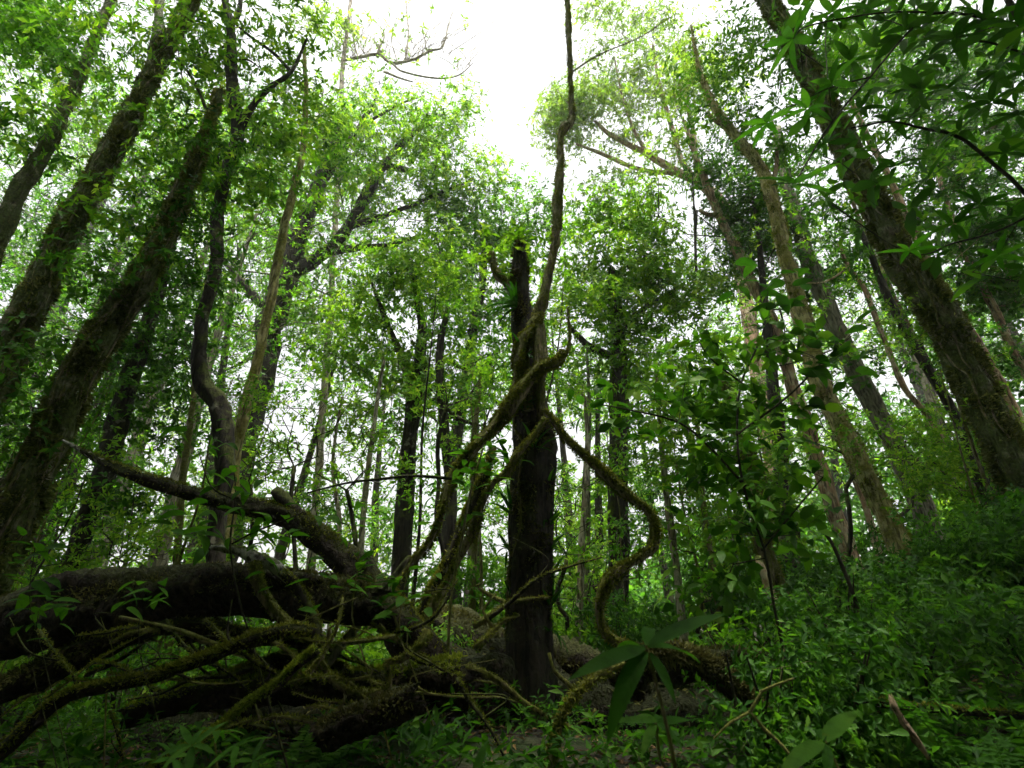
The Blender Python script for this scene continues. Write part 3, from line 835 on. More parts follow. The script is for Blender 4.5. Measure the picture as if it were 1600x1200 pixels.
tree('slope_tree', 'slim brown trunk at the right edge above the dense bushes',
     [(1640, 640, 22), (1590, 560, 20), (1535, 445, 17), (1500, 380, 15), (1475, 300, 12), (1450, 220, 9)], 9.0,
     [(1560, 330, 80, 60, 1.7), (1500, 420, 70, 50, 1.5), (1580, 450, 70, 60, 1.7), (1520, 230, 80, 60, 1.7), (1590, 200, 70, 70, 1.7), (1570, 560, 60, 50, 1.3), (1470, 130, 80, 60, 1.6), (1560, 80, 80, 60, 1.7), (1400, 40, 80, 50, 1.4), (1320, 100, 60, 50, 1.2), (1420, 300, 60, 60, 1.0)], 'dark', 'red', 9, sides=9)
tree('dark_tree', 'dark slanting trunk between the massive shaggy one and the grey one',
     [(1530, 740, 26), (1500, 660, 22), (1445, 570, 20), (1395, 480, 17), (1370, 420, 14), (1340, 350, 10)], 7.4,
     [(1360, 380, 50, 40, .6), (1480, 560, 40, 50, .6), (1420, 450, 40, 40, .5)], 'dark', 'dark', 9, sides=9,
     limbs=[{'p': [(1460, 590, 12), (1440, 540, 9), (1440, 480, 6), (1420, 430, 4)]}])
tree('leafy_tree', 'mossy brown trunk rising from behind the long fallen log',
     [(1245, 1010, 40), (1215, 930, 36), (1195, 860, 32), (1184, 780, 28), (1165, 690, 24), (1140, 620, 18), (1110, 540, 12)], 7.0,
     [(1120, 640, 70, 60, .9), (1060, 580, 60, 50, .8), (1180, 720, 60, 60, .8), (1130, 800, 60, 60, .7), (1240, 820, 60, 50, .7), (1060, 700, 60, 60, .7), (1000, 640, 50, 40, .7)], 'light', 'vine', 10, moss=(1500, .035, MOSS, .2, .3))
tree('pale_tree', 'hazy tree with pale forked branches and thin leaves beside the open sky',
     [(1180, 560, 28), (1160, 440, 24), (1140, 340, 20), (1100, 290, 17), (1060, 270, 14), (1010, 240, 11), (960, 215, 8), (930, 190, 5)], 14.5,
     [(930, 190, 60, 45, 1.7), (960, 110, 60, 50, 1.2), (1010, 150, 60, 45, 1.0), (878, 200, 42, 45, 2.0), (870, 160, 32, 30, 1.6), (1040, 60, 60, 45, .9), (930, 40, 50, 40, .7), (960, 270, 60, 30, .8), (1090, 130, 50, 60, .6), (980, 20, 60, 30, .8), (1050, 220, 50, 30, .5), (900, 150, 40, 40, 1.0)],
     'pale', 'red', 6, branch_from=.4, rcx=4.2, cov=.8,
     limbs=[{'p': [(1110, 300, 13), (1070, 260, 10), (1050, 200, 8), (1030, 130, 6), (1020, 70, 4)]}, {'p': [(1060, 270, 9), (1000, 265, 8), (940, 240, 6), (900, 225, 4)]}, {'p': [(1090, 290, 9), (1085, 220, 8), (1075, 150, 6), (1090, 80, 4)]}, {'p': [(1010, 240, 7), (985, 190, 5), (970, 140, 4), (960, 90, 2)]}])

# ------------------------------------------------------------------ trees of the second row
tree('leafy_tree', 'bright tree with fresh yellow green leaf tips left of the dark central trunk',
     [(625, 900, 30), (632, 780, 28), (642, 680, 25), (650, 600, 24), (660, 520, 17), (650, 450, 11), (640, 400, 7)], 10.0,
     [(610, 430, 70, 45, 1.2), (660, 400, 60, 40, 1.2), (570, 480, 60, 50, 1.1), (640, 490, 70, 50, 1.0), (690, 450, 50, 50, 1.0), (560, 560, 60, 50, 1.1), (630, 570, 60, 50, 1.0), (680, 560, 50, 50, .9), (590, 640, 70, 50, .8)],
     'yellow', 'dark', 9, limbs=[{'p': [(650, 600, 14), (620, 540, 11), (595, 480, 8), (580, 440, 5)]}])
tree('leafy_tree', 'round dark green tree directly behind the broken top of the central trunk',
     [(700, 900, 22), (705, 760, 20), (720, 640, 18), (740, 520, 16), (755, 420, 12), (760, 360, 8)], 14.0,
     [(760, 360, 70, 40, 1.6), (710, 340, 50, 40, 1.5), (800, 330, 50, 30, 1.2), (740, 420, 80, 50, 1.5), (800, 400, 60, 50, 1.3), (720, 500, 60, 50, 1.0), (780, 480, 60, 50, 1.0), (850, 340, 40, 40, 1.2)],
     'mid', 'dark', 8)
tree('leafy_tree', 'dense bright topped tree with many curved branches right of the climbing stem',
     [(965, 900, 34), (966, 780, 32), (967, 660, 32), (965, 560, 28), (962, 480, 20), (955, 420, 12)], 11.0,
     [(940, 340, 60, 35, 1.6), (1010, 340, 70, 40, 1.6), (960, 410, 90, 50, 1.6), (1050, 400, 60, 50, 1.5), (1000, 470, 90, 50, 1.4), (930, 490, 70, 50, 1.3), (1060, 480, 60, 50, 1.2), (960, 560, 80, 40, 1.0), (1030, 560, 60, 50, .9), (1090, 440, 50, 50, 1.2), (900, 420, 50, 60, 1.3)],
     'light', 'dark', 8.5, limbs=[{'p': [(965, 560, 16), (920, 540, 12), (890, 510, 8)]}, {'p': [(965, 520, 14), (1010, 480, 10), (1060, 450, 7)]}])
tree('leafy_tree', 'dark tree whose low limbs curl above the bright gap left of the central trunk',
     [(712, 940, 20), (706, 830, 18), (700, 720, 17), (690, 620, 16), (688, 540, 12), (700, 480, 8)], 9.0,
     [(740, 560, 60, 40, .6), (700, 620, 50, 50, .5), (760, 640, 50, 40, .5), (700, 500, 50, 40, .6), (770, 520, 50, 40, .6)], 'mid', 'dark', 9,
     limbs=[{'p': [(694, 660, 8), (718, 640, 7), (740, 612, 6), (770, 620, 4)]}, {'p': [(690, 600, 8), (700, 640, 6), (730, 660, 5), (765, 668, 3)]}, {'p': [(698, 560, 7), (725, 575, 6), (750, 560, 4)]}, {'p': [(704, 760, 7), (735, 720, 6), (765, 640, 3)]}])

ANCH = []
for key, ph in (('thick mossy trunk leaning', 'the thick leaning mossy trunk'), ('broad brown trunk', 'the broad brown trunk'), ('slim dark trunk', 'the slim dark trunk'), ('crooked black', 'the crooked black trunk'),
                ('large dark limbed', 'the large dark limbed tree'), ('bright tree with fresh', 'the fresh yellow green tree'), ('straight dark trunk', 'the dark central trunk'), ('dense bright topped', 'the dense bright topped tree'),
                ('mossy brown trunk', 'the mossy brown trunk'), ('slender reddish', 'the slender reddish trunk'), ('sunlit yellow', 'the lichen crusted trunk'), ('smooth grey', 'the smooth grey trunk'), ('massive shaggy', 'the massive shaggy trunk')):
    o = [q for q in COL.objects if q.parent is None and q.get('label', '').startswith(key)][0]
    ANCH.append((o.location.x / o.location.y, ph))


def near(x, y):
    return min(ANCH, key=lambda q: abs(q[0] - x / y))[1]


for (bk, pts, Y) in (('pale', [(560, 930, 11), (568, 800, 10), (582, 680, 8), (600, 560, 5)], 8.5), ('vine', [(738, 930, 12), (742, 800, 11), (740, 690, 9), (752, 580, 6)], 8.0), ('pale', [(1068, 985, 15), (1056, 880, 13), (1040, 760, 11), (1030, 650, 8), (1024, 560, 5)], 7.5),
                     ('vine', [(1128, 985, 12), (1112, 880, 11), (1098, 770, 9), (1090, 660, 6)], 8.5), ('pale', [(905, 985, 13), (908, 860, 11), (918, 740, 9), (915, 620, 6)], 8.8), ('red', [(1372, 860, 16), (1345, 770, 14), (1300, 660, 11), (1262, 560, 8), (1230, 470, 5)], 9.5),
                     ('pale', [(1560, 690, 14), (1510, 600, 12), (1455, 500, 10), (1415, 410, 8), (1380, 320, 5)], 9.2), ('vine', [(275, 880, 16), (285, 760, 14), (300, 640, 11), (312, 520, 8), (325, 420, 5)], 8.0), ('pale', [(520, 930, 9), (530, 820, 8), (520, 720, 6), (535, 620, 4)], 9.0), ('red', [(1480, 620, 14), (1425, 520, 12), (1375, 420, 10), (1330, 310, 7), (1300, 220, 4)], 9.8)):
    p = at(pts[1][0], pts[1][1], Y)
    tree('slender_tree', {'pale': 'slender pale barked', 'vine': 'slender mossy brown', 'red': 'slender tan barked'}[bk] + ' tree with few leaves rising near ' + near(p[0], p[1]), pts, Y, [(pts[-1][0], pts[-1][1], 35, 25, .5), (pts[-2][0] + 12, pts[-2][1], 35, 25, .3)], 'light', bk, 9, sides=9, group='slender trees of the middle distance')

# ------------------------------------------------------------------ the wood beyond: trees in the haze
def skyline(px):
    return float(np.interp(px, [-400, 0, 300, 480, 640, 740, 790, 830, 880, 960, 1080, 1160, 1300, 1600, 2000], [60, 60, 170, 330, 420, 330, 350, 350, 340, 330, 290, 260, 180, 90, 90]))


def back_tree(X, Y, topfrac, leaf, bark, label, group, covr):
    gz = float(ground_z(X, Y))
    px = 800 + X / (Y / 1.05) * FPX * .95
    # height that stays under the skyline of the photograph's wood
    ptop = skyline(px) + (1 - topfrac) * 420
    v = (600 - ptop) / FPX
    H = max(2.5, EYE + Y * (SP + v * CP) / (CP - v * SP) - gz)
    lean = rng.normal(0, .05, 2)
    n = 6
    f = np.linspace(0, 1, n)
    pts = np.c_[X + lean[0] * H * f + rng.normal(0, .05, n), Y + lean[1] * H * f + rng.normal(0, .05, n), gz - .15 + (H * .92 + .15) * f, np.interp(f, [0, 1], [.012 * H + .06, .02])]
    base = np.array([X, Y, gz])
    t = thing('forest_tree', label, 'tree', base, group)
    lo, C = limb(t, base, 'trunk', pts, BARK[bark], 9, .4, .05, .4)
    blobs = []
    nb = int(rng.integers(6, 10))
    for k in range(nb):
        h = gz + H * rng.uniform(.22, .95)
        w = H * rng.uniform(.09, .17)
        blobs.append((np.array([X + lean[0] * (h - gz) + rng.normal(0, .11 * H), Y + rng.normal(0, .1 * H), h]), w, w, w * rng.uniform(.5, .8), covr * rng.uniform(.6, 1.3)))
    L = 8.0 * Y / 1.05 / FPX
    crown(t, base, C[:, :3], C[:, 3], blobs, LEAF[leaf], BARK[bark], L, 6, .42, rc=4 * L, twig=False, branch_from=.15, tip_r=.5 * Y / FPX, seglen=.06 * Y)
    return t


KINDS = [('dark', 'dark', 'dark leaved', 'dark trees of the wood behind'), ('mid', 'grey', 'green leaved', 'green trees of the wood behind'), ('light', 'dark', 'light leaved', 'light trees of the wood behind')]
ROWS = ('slim %s tree in the wood behind %s', '%s tree farther back in the wood behind %s', '%s tree farthest off in the mist behind %s')
k = 0
for row, (Y0, n, covr, x0, x1) in enumerate(((11.5, 8, .18, -11.5, 12.5), (15.5, 10, .24, -17, 18), (21, 12, .34, -24, 25))):
    for i in range(n):
        X = x0 + (x1 - x0) * (i + rng.uniform(.15, .85)) / n
        Y = Y0 * rng.uniform(.9, 1.12)
        if row < 2 and (.5 < X / Y < .8 or -.42 < X / Y < -.2): k += 1; continue      # the bright gaps
        lf, bk, lb, gp = KINDS[(k * 7 + row) % 3]
        back_tree(X, Y, rng.uniform(.35, 1), lf, bk, ROWS[row] % (lb, near(X, Y)), gp, covr)
        k += 1

# ------------------------------------------------------------------ fallen timber
def fallen(name, label, pts, Y, bark='log', sides=16, rough=.08, step=.06, moss=None, cat='log', stubs=(), part='trunk', end=None, group=None):
    P = path_px(pts, Y)
    b = np.array([*P[len(P) // 2, :2], float(ground_z(*P[len(P) // 2, :2]))])
    t = thing(name, label, cat, b, group)
    limb(t, b, part, P, BARK[bark], int(sides * 1.5) if cat == 'log' else sides, step * (.6 if cat == 'log' else 1), rough * 1.35, moss=moss, jag=.8 if cat == 'log' else .5)
    for s in stubs:
        limb(t, b, s.get('n', 'stub'), path_px(s['p'], s.get('Y', Y)), BARK[s.get('bark', bark)], 10, .04, .1, moss=s.get('moss'))
    if end is not None:                                   # pale torn end of the wood
        c = P[-1, :3]; r = P[-1, 3]
        d = nrm(P[-1, :3] - P[-2, :3])
        g = Geo(); tube(g, np.array([c - d * .06, c - d * .01, c + d * .015]), np.array([r * .86, r * .8, r * .5]), 16, .12, jag=.6)
        g.obj('broken_end', BARK['wood'], t, b)
    return t


fallen('fallen_log', 'huge dark fallen log with a thin mossy top, lying highest in the pile',
       [(-120, 1015, 210), (-20, 990, 190), (90, 962, 160), (200, 942, 138), (310, 927, 112), (410, 925, 92), (500, 928, 76), (580, 940, 66)], 3.9, sides=22, rough=.06, moss=(3200, .02, MOSSD, 1.6, 0),
       stubs=[{'p': [(40, 940, 14), (70, 915, 10), (95, 908, 6)], 'bark': 'silver'}])
fallen('fallen_branch', 'long fallen branch rising to a pale splintered tip beside the broad brown trunk',
       [(720, 1080, 60), (640, 1000, 66), (590, 940, 64), (545, 885, 54), (505, 845, 46), (465, 815, 40), (420, 800, 36), (375, 792, 36), (320, 778, 33), (265, 760, 30), (210, 742, 26), (160, 722, 20), (128, 704, 12)], 4.4, sides=16, rough=.07, moss=(3200, .022, MOSS, 1.4, 0), cat='branch', part='limb',
       stubs=[{'p': [(470, 815, 34), (450, 790, 28), (436, 772, 24), (430, 766, 20)], 'bark': 'dark'}, {'p': [(160, 722, 18), (128, 704, 12), (98, 688, 5)], 'bark': 'silver', 'n': 'splintered_tip'}])
fallen('fallen_branch', 'short broken branch with bare silvery wood above the huge fallen log',
       [(330, 855, 8), (352, 856, 14), (378, 862, 20), (402, 872, 24), (428, 884, 22), (455, 905, 18)], 3.7, 'silver', 10, .1, .03, cat='branch', part='limb')
fallen('fallen_log', 'dark log slanting below the huge fallen one at the left edge',
       [(-15, 1090, 66), (70, 1048, 62), (130, 1020, 56), (190, 996, 50), (260, 980, 34), (340, 985, 28), (400, 1000, 20)], 3.8, moss=(900, .02, MOSSD, 1.4, 0))
fallen('fallen_branch', 'long mossy branch reaching from the bottom left corner up to the forked root',
       [(-40, 1210, 40), (20, 1160, 36), (62, 1122, 32), (105, 1088, 30), (160, 1074, 24), (225, 1062, 24), (290, 1040, 24), (350, 1018, 24), (405, 1000, 24), (455, 984, 20), (490, 990, 18)], 3.0, 'log', 12, moss=(2600, .018, MOSS, 1.3, 0), cat='branch', part='limb')
fallen('fallen_branch', 'thin branch furred with bright green moss, sloping down through the leaves',
       [(495, 1015, 16), (462, 1042, 15), (440, 1066, 15), (410, 1085, 15), (375, 1108, 14), (345, 1135, 14), (300, 1165, 16), (235, 1205, 18)], 2.9, 'log', 10, moss=(3600, .016, MOSSB, 1.2, 0), cat='branch', part='limb')
fallen('fallen_branch', 'bare pale branch bent like an elbow in front of the huge fallen log',
       [(398, 880, 20), (402, 905, 22), (410, 930, 20), (432, 958, 18), (455, 980, 18), (480, 995, 16), (503, 1008, 16), (500, 1030, 18)], 3.35, 'vine', 12, moss=(500, .016, MOSS, 1, 0), cat='branch', part='limb')
fallen('fallen_branch', 'thin pale stick lying on the dark log below the huge one',
       [(188, 965, 9), (235, 975, 10), (285, 988, 11), (330, 1005, 11), (368, 1020, 10), (410, 1032, 6)], 3.5, 'vine', 8, cat='branch', part='limb')
fallen('fallen_branch', 'dark curved branch arching down from the huge log to the forked root',
       [(440, 893, 14), (462, 915, 16), (480, 945, 18), (495, 980, 18), (500, 1010, 20), (490, 1040, 20), (500, 1075, 18)], 3.6, 'dark', 10, moss=(400, .018, MOSS, 1, 0), cat='branch', part='limb')
fallen('root', 'pale root looping from the forked branch towards the rotten stump',
       [(488, 1005, 10), (502, 1035, 11), (518, 1062, 12), (545, 1080, 13), (580, 1083, 13), (608, 1078, 12), (607, 1055, 11), (604, 1035, 11), (625, 1030, 12), (655, 1010, 14), (668, 985, 16)], 3.4, 'vine', 10, cat='root', part='stem', moss=(500, .016, MOSS, .8, 0))
for (pts, lb) in (([(280, 1000, 24), (330, 990, 26), (390, 1000, 26), (440, 1000, 22), (500, 1008, 18)], 'moss cushioned branch lying level behind the forked root'),
                  ([(355, 1060, 20), (400, 1045, 22), (450, 1030, 22), (490, 1035, 18), (540, 1050, 18)], 'lower moss cushioned branch under the forked root'),
                  ([(200, 1120, 46), (330, 1090, 52), (460, 1075, 52), (600, 1070, 60), (720, 1060, 70)], 'dark rotten log deep in the shade under the branches')):
    fallen('fallen_branch' if 'branch' in lb[:24] else 'fallen_log', lb, pts, 4.1, 'log', 12, moss=(1500, .022, MOSSB if 'lower' not in lb else MOSS, 1.8, 0), cat='branch' if 'branch' in lb[:24] else 'log')
fallen('fallen_branch', 'slim dark pole crossing the brush from the stump towards the leaves',
       [(505, 1045, 14), (535, 1005, 14), (560, 975, 14), (585, 935, 12), (612, 905, 10), (640, 870, 8)], 3.9, 'grey', 8, cat='branch', part='limb')
fallen('fallen_branch', 'thin twig stretched level across the bright gap',
       [(480, 770, 3), (540, 755, 4), (600, 748, 5), (650, 744, 5), (705, 748, 6)], 4.3, 'dark', 6, .02, .06, cat='branch', part='limb')
fallen('fallen_log', 'short rotting log with a torn reddish brown end among the ferns',
       [(650, 1090, 40), (600, 1112, 46), (550, 1130, 48), (500, 1150, 44)], 3.1, 'log', 16, .1, .03, moss=(500, .016, MOSSD, 1.2, 0), end=3)
fallen('fallen_log', 'great rotten stump log with a hollow grey end behind the dark trunk',
       [(672, 972, 56), (700, 988, 74), (745, 1015, 88), (800, 1045, 96), (870, 1065, 92), (960, 1075, 80)], 5.7, 'log', 20, .08, .05, moss=(1800, .024, MOSSD, 1.3, 0))
fallen('fallen_log', 'long fallen log crossing the right hand side, sawn at its far end',
       [(960, 1045, 44), (1040, 1040, 46), (1130, 1038, 48), (1220, 1038, 52), (1310, 1032, 60), (1402, 1022, 72)], 5.2, 'log', 20, .06, .06, moss=(2500, .026, MOSSD, 1.4, 0), stubs=[{'p': [(1350, 1010, 16), (1390, 985, 12), (1425, 965, 7)]}])
fallen('fallen_log', 'arched log with hanging moss behind the large leaved seedling',
       [(985, 1030, 22), (1030, 1022, 32), (1075, 1030, 40), (1120, 1055, 42), (1165, 1090, 36), (1200, 1125, 24), (1225, 1160, 14)], 3.3, 'log', 16, .08, .04, moss=(2600, .026, MOSSD, .8, .8))
fallen('fallen_branch', 'straight dark pole lying level low on the right hand side',
       [(1330, 1092, 14), (1400, 1102, 18), (1480, 1110, 18), (1560, 1116, 18), (1650, 1122, 18)], 3.3, 'log', 10, cat='branch', part='limb', moss=(500, .018, MOSS, 1.2, 0))
fallen('fallen_branch', 'ragged brown splinter of torn bark standing in the undergrowth',
       [(1392, 1085, 8), (1398, 1105, 16), (1412, 1130, 12), (1432, 1155, 14), (1452, 1185, 9)], 2.6, 'wood', 7, .25, .03, cat='branch', part='limb')
fallen('fallen_branch', 'thin forked stick leaning among the leaves at the bottom right',
       [(1255, 1205, 5), (1222, 1165, 6), (1195, 1140, 7), (1172, 1112, 8), (1190, 1080, 6), (1240, 1060, 4)], 2.5, 'vine', 7, cat='branch', part='limb',
       stubs=[{'p': [(1172, 1112, 5), (1140, 1130, 4), (1115, 1155, 3)]}])
fallen('fallen_branch', 'dark sapling pole slanting up from the long fallen log',
       [(1365, 1060, 9), (1352, 985, 9), (1330, 920, 8), (1300, 850, 7), (1270, 800, 5)], 4.6, 'dark', 7, cat='branch', part='limb')
fallen('fallen_branch', 'reddish broken pole leaning beside the mossy brown trunk',
       [(1222, 985, 20), (1205, 930, 18), (1192, 895, 16), (1184, 872, 12)], 6.3, 'red', 9, cat='branch', part='limb')

for i in range(44):
    x = rng.uniform(20, 790); y = rng.uniform(960, 1130); Y = rng.uniform(3.0, 4.4)
    ang = rng.normal(.1, .7); ln = rng.uniform(90, 240); w = rng.uniform(3, 13)
    if rng.random() < .4: ang = math.pi - ang
    p = []
    for q in range(5):
        p.append((x, y, w * (1 - .15 * q), Y + rng.normal(0, .06)))
        ang += rng.normal(0, .25); x += math.cos(ang) * ln / 4; y -= math.sin(ang) * ln / 4 * .8
    nm = near(*at(p[2][0], p[2][1], Y)[:2])
    fallen('dead_stick', ('pale' if i % 2 else 'dark') + ' dead stick caught in the fallen timber before ' + nm, p, Y, ('vine', 'dark')[i % 2 == 0], 7, .08, .05, cat='stick', part='stem', moss=(160, .016, MOSS, 1, 0), group='dead sticks in the fallen timber',
           stubs=[{'p': [(p[2][0], p[2][1], w * .6), (p[2][0] + rng.normal(0, 30), p[2][1] - rng.uniform(10, 40), w * .4), (p[2][0] + rng.normal(0, 50), p[2][1] - rng.uniform(30, 80), w * .2)], 'n': 'side_twig', 'Y': p[2][3]}])

# near-black soil mounds, added where deep shade fills the gaps between logs
SHADE_SOIL = bark_mat('shade_soil', (.006, .005, .004), (.03, .022, .014), moss=(.025, .03, .007), moss_amt=.3, lichen=(.05, .036, .022), lichen_amt=.15, scale=7, stretch=1, bump=1.0)
for (px, Y, rx, ry, rz, lb) in ((735, 5.3, 1.05, .55, .62, 'black soil mound added to darken the space left of the central trunk'), (470, 4.7, 1.0, .4, .34, 'low soil mound added to darken the space under the forked branches'), (990, 5.2, .9, .5, .42, 'low soil mound added to darken the space right of the central trunk')):
    c = at(px, 1100, Y); gz = float(ground_z(c[0], c[1]))
    th = np.linspace(0, 2 * math.pi, 37)[:-1]; ph = np.linspace(0, math.pi / 2, 14)
    TH, PH = np.meshgrid(th, ph)
    nz = 1 + .16 * np.sin(3 * TH + px) + .1 * np.sin(7 * TH - 3 * PH) + .1 * np.sin(5 * PH + 2 * TH + 1) + rng.normal(0, .045, TH.shape)
    nz[-1] = nz[-1].mean()
    V = np.stack([c[0] + rx * nz * np.cos(PH) * np.cos(TH), c[1] + ry * nz * np.cos(PH) * np.sin(TH), gz - .12 + rz * nz * np.sin(PH) ** .8], -1)
    i0 = (np.arange(13)[:, None] * 36); j0 = np.arange(36)[None]; j1 = (j0 + 1) % 36
    g = Geo(); g.add(V, None, np.stack([i0 + j0, i0 + j1, i0 + 36 + j1, i0 + 36 + j0], -1).reshape(-1, 4))
    b = np.array([c[0], c[1], gz])
    t = thing('shade_mound', lb, 'soil', b)
    g.obj('soil', SHADE_SOIL, t, b)
    gm = Geo(); n = 500; k = rng.integers(0, V.shape[0] - 1, n), rng.integers(0, 36, n)
    p = V[k] + rng.normal(0, .03, (n, 3))
    a = rng.uniform(0, 6.28, n)
    leaf_geo(gm, p, np.c_[np.cos(a), np.sin(a), rng.normal(0, .5, n)], rng.normal(0, .4, (n, 3)) + np.array([0, -.3, .8]), rng.uniform(.03, .08, n), rng.uniform(.012, .03, n))
    gm.obj('moss', MOSSD, t, b, smooth=False, kind='stuff')
    for q in range(9):
        a = rng.uniform(3.3, 6.1); r0 = V[int(rng.integers(3, 11)), int(rng.integers(18, 36))]
        pts = [np.r_[r0, .014]]
        for w in range(4): pts.append(np.r_[pts[-1][:3] + np.array([rng.normal(0, .12), -.04 + rng.normal(0, .04), -.07 + rng.normal(0, .04)]), .014 - .003 * w])
        limb(t, b, 'root', np.array(pts), BARK['vine' if q % 2 else 'dark'], 5, .05, .06)

# ------------------------------------------------------------------ broad-leaved plants close to the camera
def plant(name, label, stems, sprays, Y, meshes, cat='plant', bark='dark', group=None, up=(0, 0, 1), ovate=False):
    """stems: traced stems; sprays: (px, py, leaves, length_px, spread direction, dY)"""
    P0 = path_px(stems[0], Y)
    P0 = to_ground(P0, .03)
    b = P0[0, :3].copy(); b[2] += .03
    t = thing(name, label, cat, b, group)
    limb(t, b, 'stem', P0, BARK[bark], 6, .04, .03)
    for s in stems[1:]:
        limb(t, b, 'stem', path_px(s, Y), BARK[bark], 6, .04, .03)
    for s in sprays:
        x, y, n, Lp = s[:4]
        tilt = s[4] if len(s) > 4 else None
        yy = Y + (s[5] if len(s) > 5 else rng.uniform(-.15, .15))
        c = at(x, y, yy); k = mpp(x, y, yy)
        ax = nrm(np.array([rng.normal(0, .35), -.35 + rng.normal(0, .3), 1.0]))
        U = nrm(np.cross(ax, [1, .2, 0])); W = np.cross(ax, U)
        a0 = rng.uniform(0, 6.28)
        for i in range(n):
            if ovate:      # leaves set along a short twig
                f = i / max(1, n - 1)
                p = c + (np.array(tilt if tilt is not None else (rng.normal(0, 1), rng.normal(0, .4), .2)) * 0) + np.array([rng.normal(0, Lp * .55 * k), rng.normal(0, Lp * .5 * k), rng.normal(0, Lp * .4 * k)])
                a = rng.uniform(0, 6.28)
                d = np.array([math.cos(a), math.sin(a) * .7, rng.uniform(-.5, .35)])
                put_leaf(meshes, t, b, p, d, nrm(np.array([rng.normal(0, .35), rng.normal(-.15, .35), 1])), Lp * k * rng.uniform(.7, 1.15))
            else:
                a = a0 + i * 6.283 / n + rng.normal(0, .15)
                e = rng.uniform(-.15, .5)
                d = (math.cos(a) * U + math.sin(a) * W) * math.cos(e) + ax * math.sin(e)
                put_leaf(meshes, t, b, c + d * .03 * Lp * k, d, ax, Lp * k * rng.uniform(.8, 1.15))
    return t


def leafset(t, b, spec, Y, meshes):
    """traced single leaves: base px,py -> tip px,py"""
    for (x0, y0, x1, y1, dy) in spec:
        p = at(x0, y0, Y); q = at(x1, y1, Y + dy)
        put_leaf(meshes, t, b, p, q - p, nrm(np.array([0, -.55, .85]) + rng.normal(0, .15, 3)), np.linalg.norm(q - p))


t = plant('seedling', 'large leaved green seedling in front of the arched log, long leaves spread like a star',
          [[(1060, 1230, 8), (1045, 1150, 7), (1028, 1080, 6), (1012, 1018, 6)]], [], 1.45, LANCEF, bark='vine')
leafset(t, np.array(t.location), [(1008, 1012, 890, 1045, -.1), (1008, 1014, 900, 1004, .05), (1010, 1008, 1018, 942, .12), (1014, 1008, 1130, 945, .0), (1014, 1012, 1100, 1000, .15), (1010, 1018, 935, 1108, -.15), (1016, 1020, 1060, 1090, -.1), (1006, 1010, 960, 985, .2)], 1.45, LANCEF)
t = plant('seedling', 'smaller whorled seedling just right of the large leaved one, low among the ferns',
          [[(1060, 1240, 5), (1030, 1180, 5), (1025, 1130, 5)]], [], 1.7, LANCEF, bark='vine')
leafset(t, np.array(t.location), [(1025, 1128, 950, 1120, 0), (1025, 1128, 985, 1104, .1), (1025, 1128, 1040, 1096, .1), (1026, 1130, 1065, 1150, -.1), (1026, 1130, 1080, 1118, .05), (1024, 1132, 1000, 1165, -.1)], 1.7, LANCEF)
t = plant('seedling', 'single upright broad leaf at the bottom edge left of the dark trunk', [[(745, 1260, 6), (742, 1225, 6), (745, 1200, 5)]], [], 1.2, OVATEF, bark='vine')
leafset(t, np.array(t.location), [(740, 1215, 762, 1145, .03), (745, 1210, 790, 1190, -.05)], 1.2, LANCEF)
t = plant('seedling', 'arching long leaved shoot at the bottom right, its leaves drooping', [[(1320, 1260, 6), (1310, 1200, 6), (1290, 1158, 5)]], [], 1.5, LANCEF, bark='vine')
leafset(t, np.array(t.location), [(1288, 1160, 1340, 1095, .1), (1286, 1160, 1215, 1190, -.1), (1290, 1162, 1300, 1200, -.1), (1288, 1158, 1270, 1120, .1)], 1.5, LANCEF)

# the tree whose whorled leaves hang into the upper right corner
rt = plant('whorl_leaved_tree', 'overhanging tree with whorls of long dark glossy leaves on thin twigs, above the slope',
           [[(1900, 900, 46), (1820, 500, 36), (1740, 250, 26), (1600, 40, 16), (1540, -60, 10)],
            [(1600, 40, 8), (1480, 20, 6), (1430, 40, 5), (1360, 120, 5), (1300, 190, 4), (1245, 280, 3)],
            [(1740, 250, 14), (1640, 320, 12), (1570, 270, 9), (1500, 215, 8), (1440, 200, 6), (1390, 190, 4), (1330, 200, 3)],
            [(1640, 320, 8), (1560, 360, 6), (1490, 380, 5), (1420, 395, 3), (1300, 320, 3)],
            [(1740, 250, 10), (1660, 120, 8), (1560, 70, 6), (1490, 62, 4)],
            [(1480, 20, 5), (1380, 20, 4), (1265, 40, 3), (1240, 60, 2)],
            [(1360, 120, 4), (1290, 140, 3), (1200, 185, 2)], [(1300, 190, 3), (1290, 60, 2), (1300, -20, 2)]],
           [(1200, 192, 7, 52), (1242, 288, 7, 60), (1262, 170, 6, 45), (1240, 60, 7, 58), (1300, 130, 6, 42), (1388, 190, 7, 56), (1330, 95, 6, 45), (1490, 60, 7, 66), (1440, 40, 6, 50),
            (1430, 120, 6, 48), (1500, 205, 7, 50), (1450, 280, 6, 46), (1560, 110, 6, 50), (1570, 240, 6, 46), (1360, 15, 6, 45), (1540, 30, 6, 50), (1590, 180, 6, 46), (1330, 240, 6, 44), (1530, 320, 6, 44),
            (1420, 392, 6, 40), (1590, 340, 6, 44), (1400, 260, 5, 40), (1480, 140, 6, 48), (1290, 225, 6, 44), (1590, 40, 6, 50), (1460, 200, 6, 45), (1300, 20, 6, 44), (1550, 160, 6, 46), (1345, 170, 6, 44), (1600, 110, 6, 50), (1490, 350, 6, 40), (1560, 400, 6, 40)],
           2.3, LANCE, cat='tree')

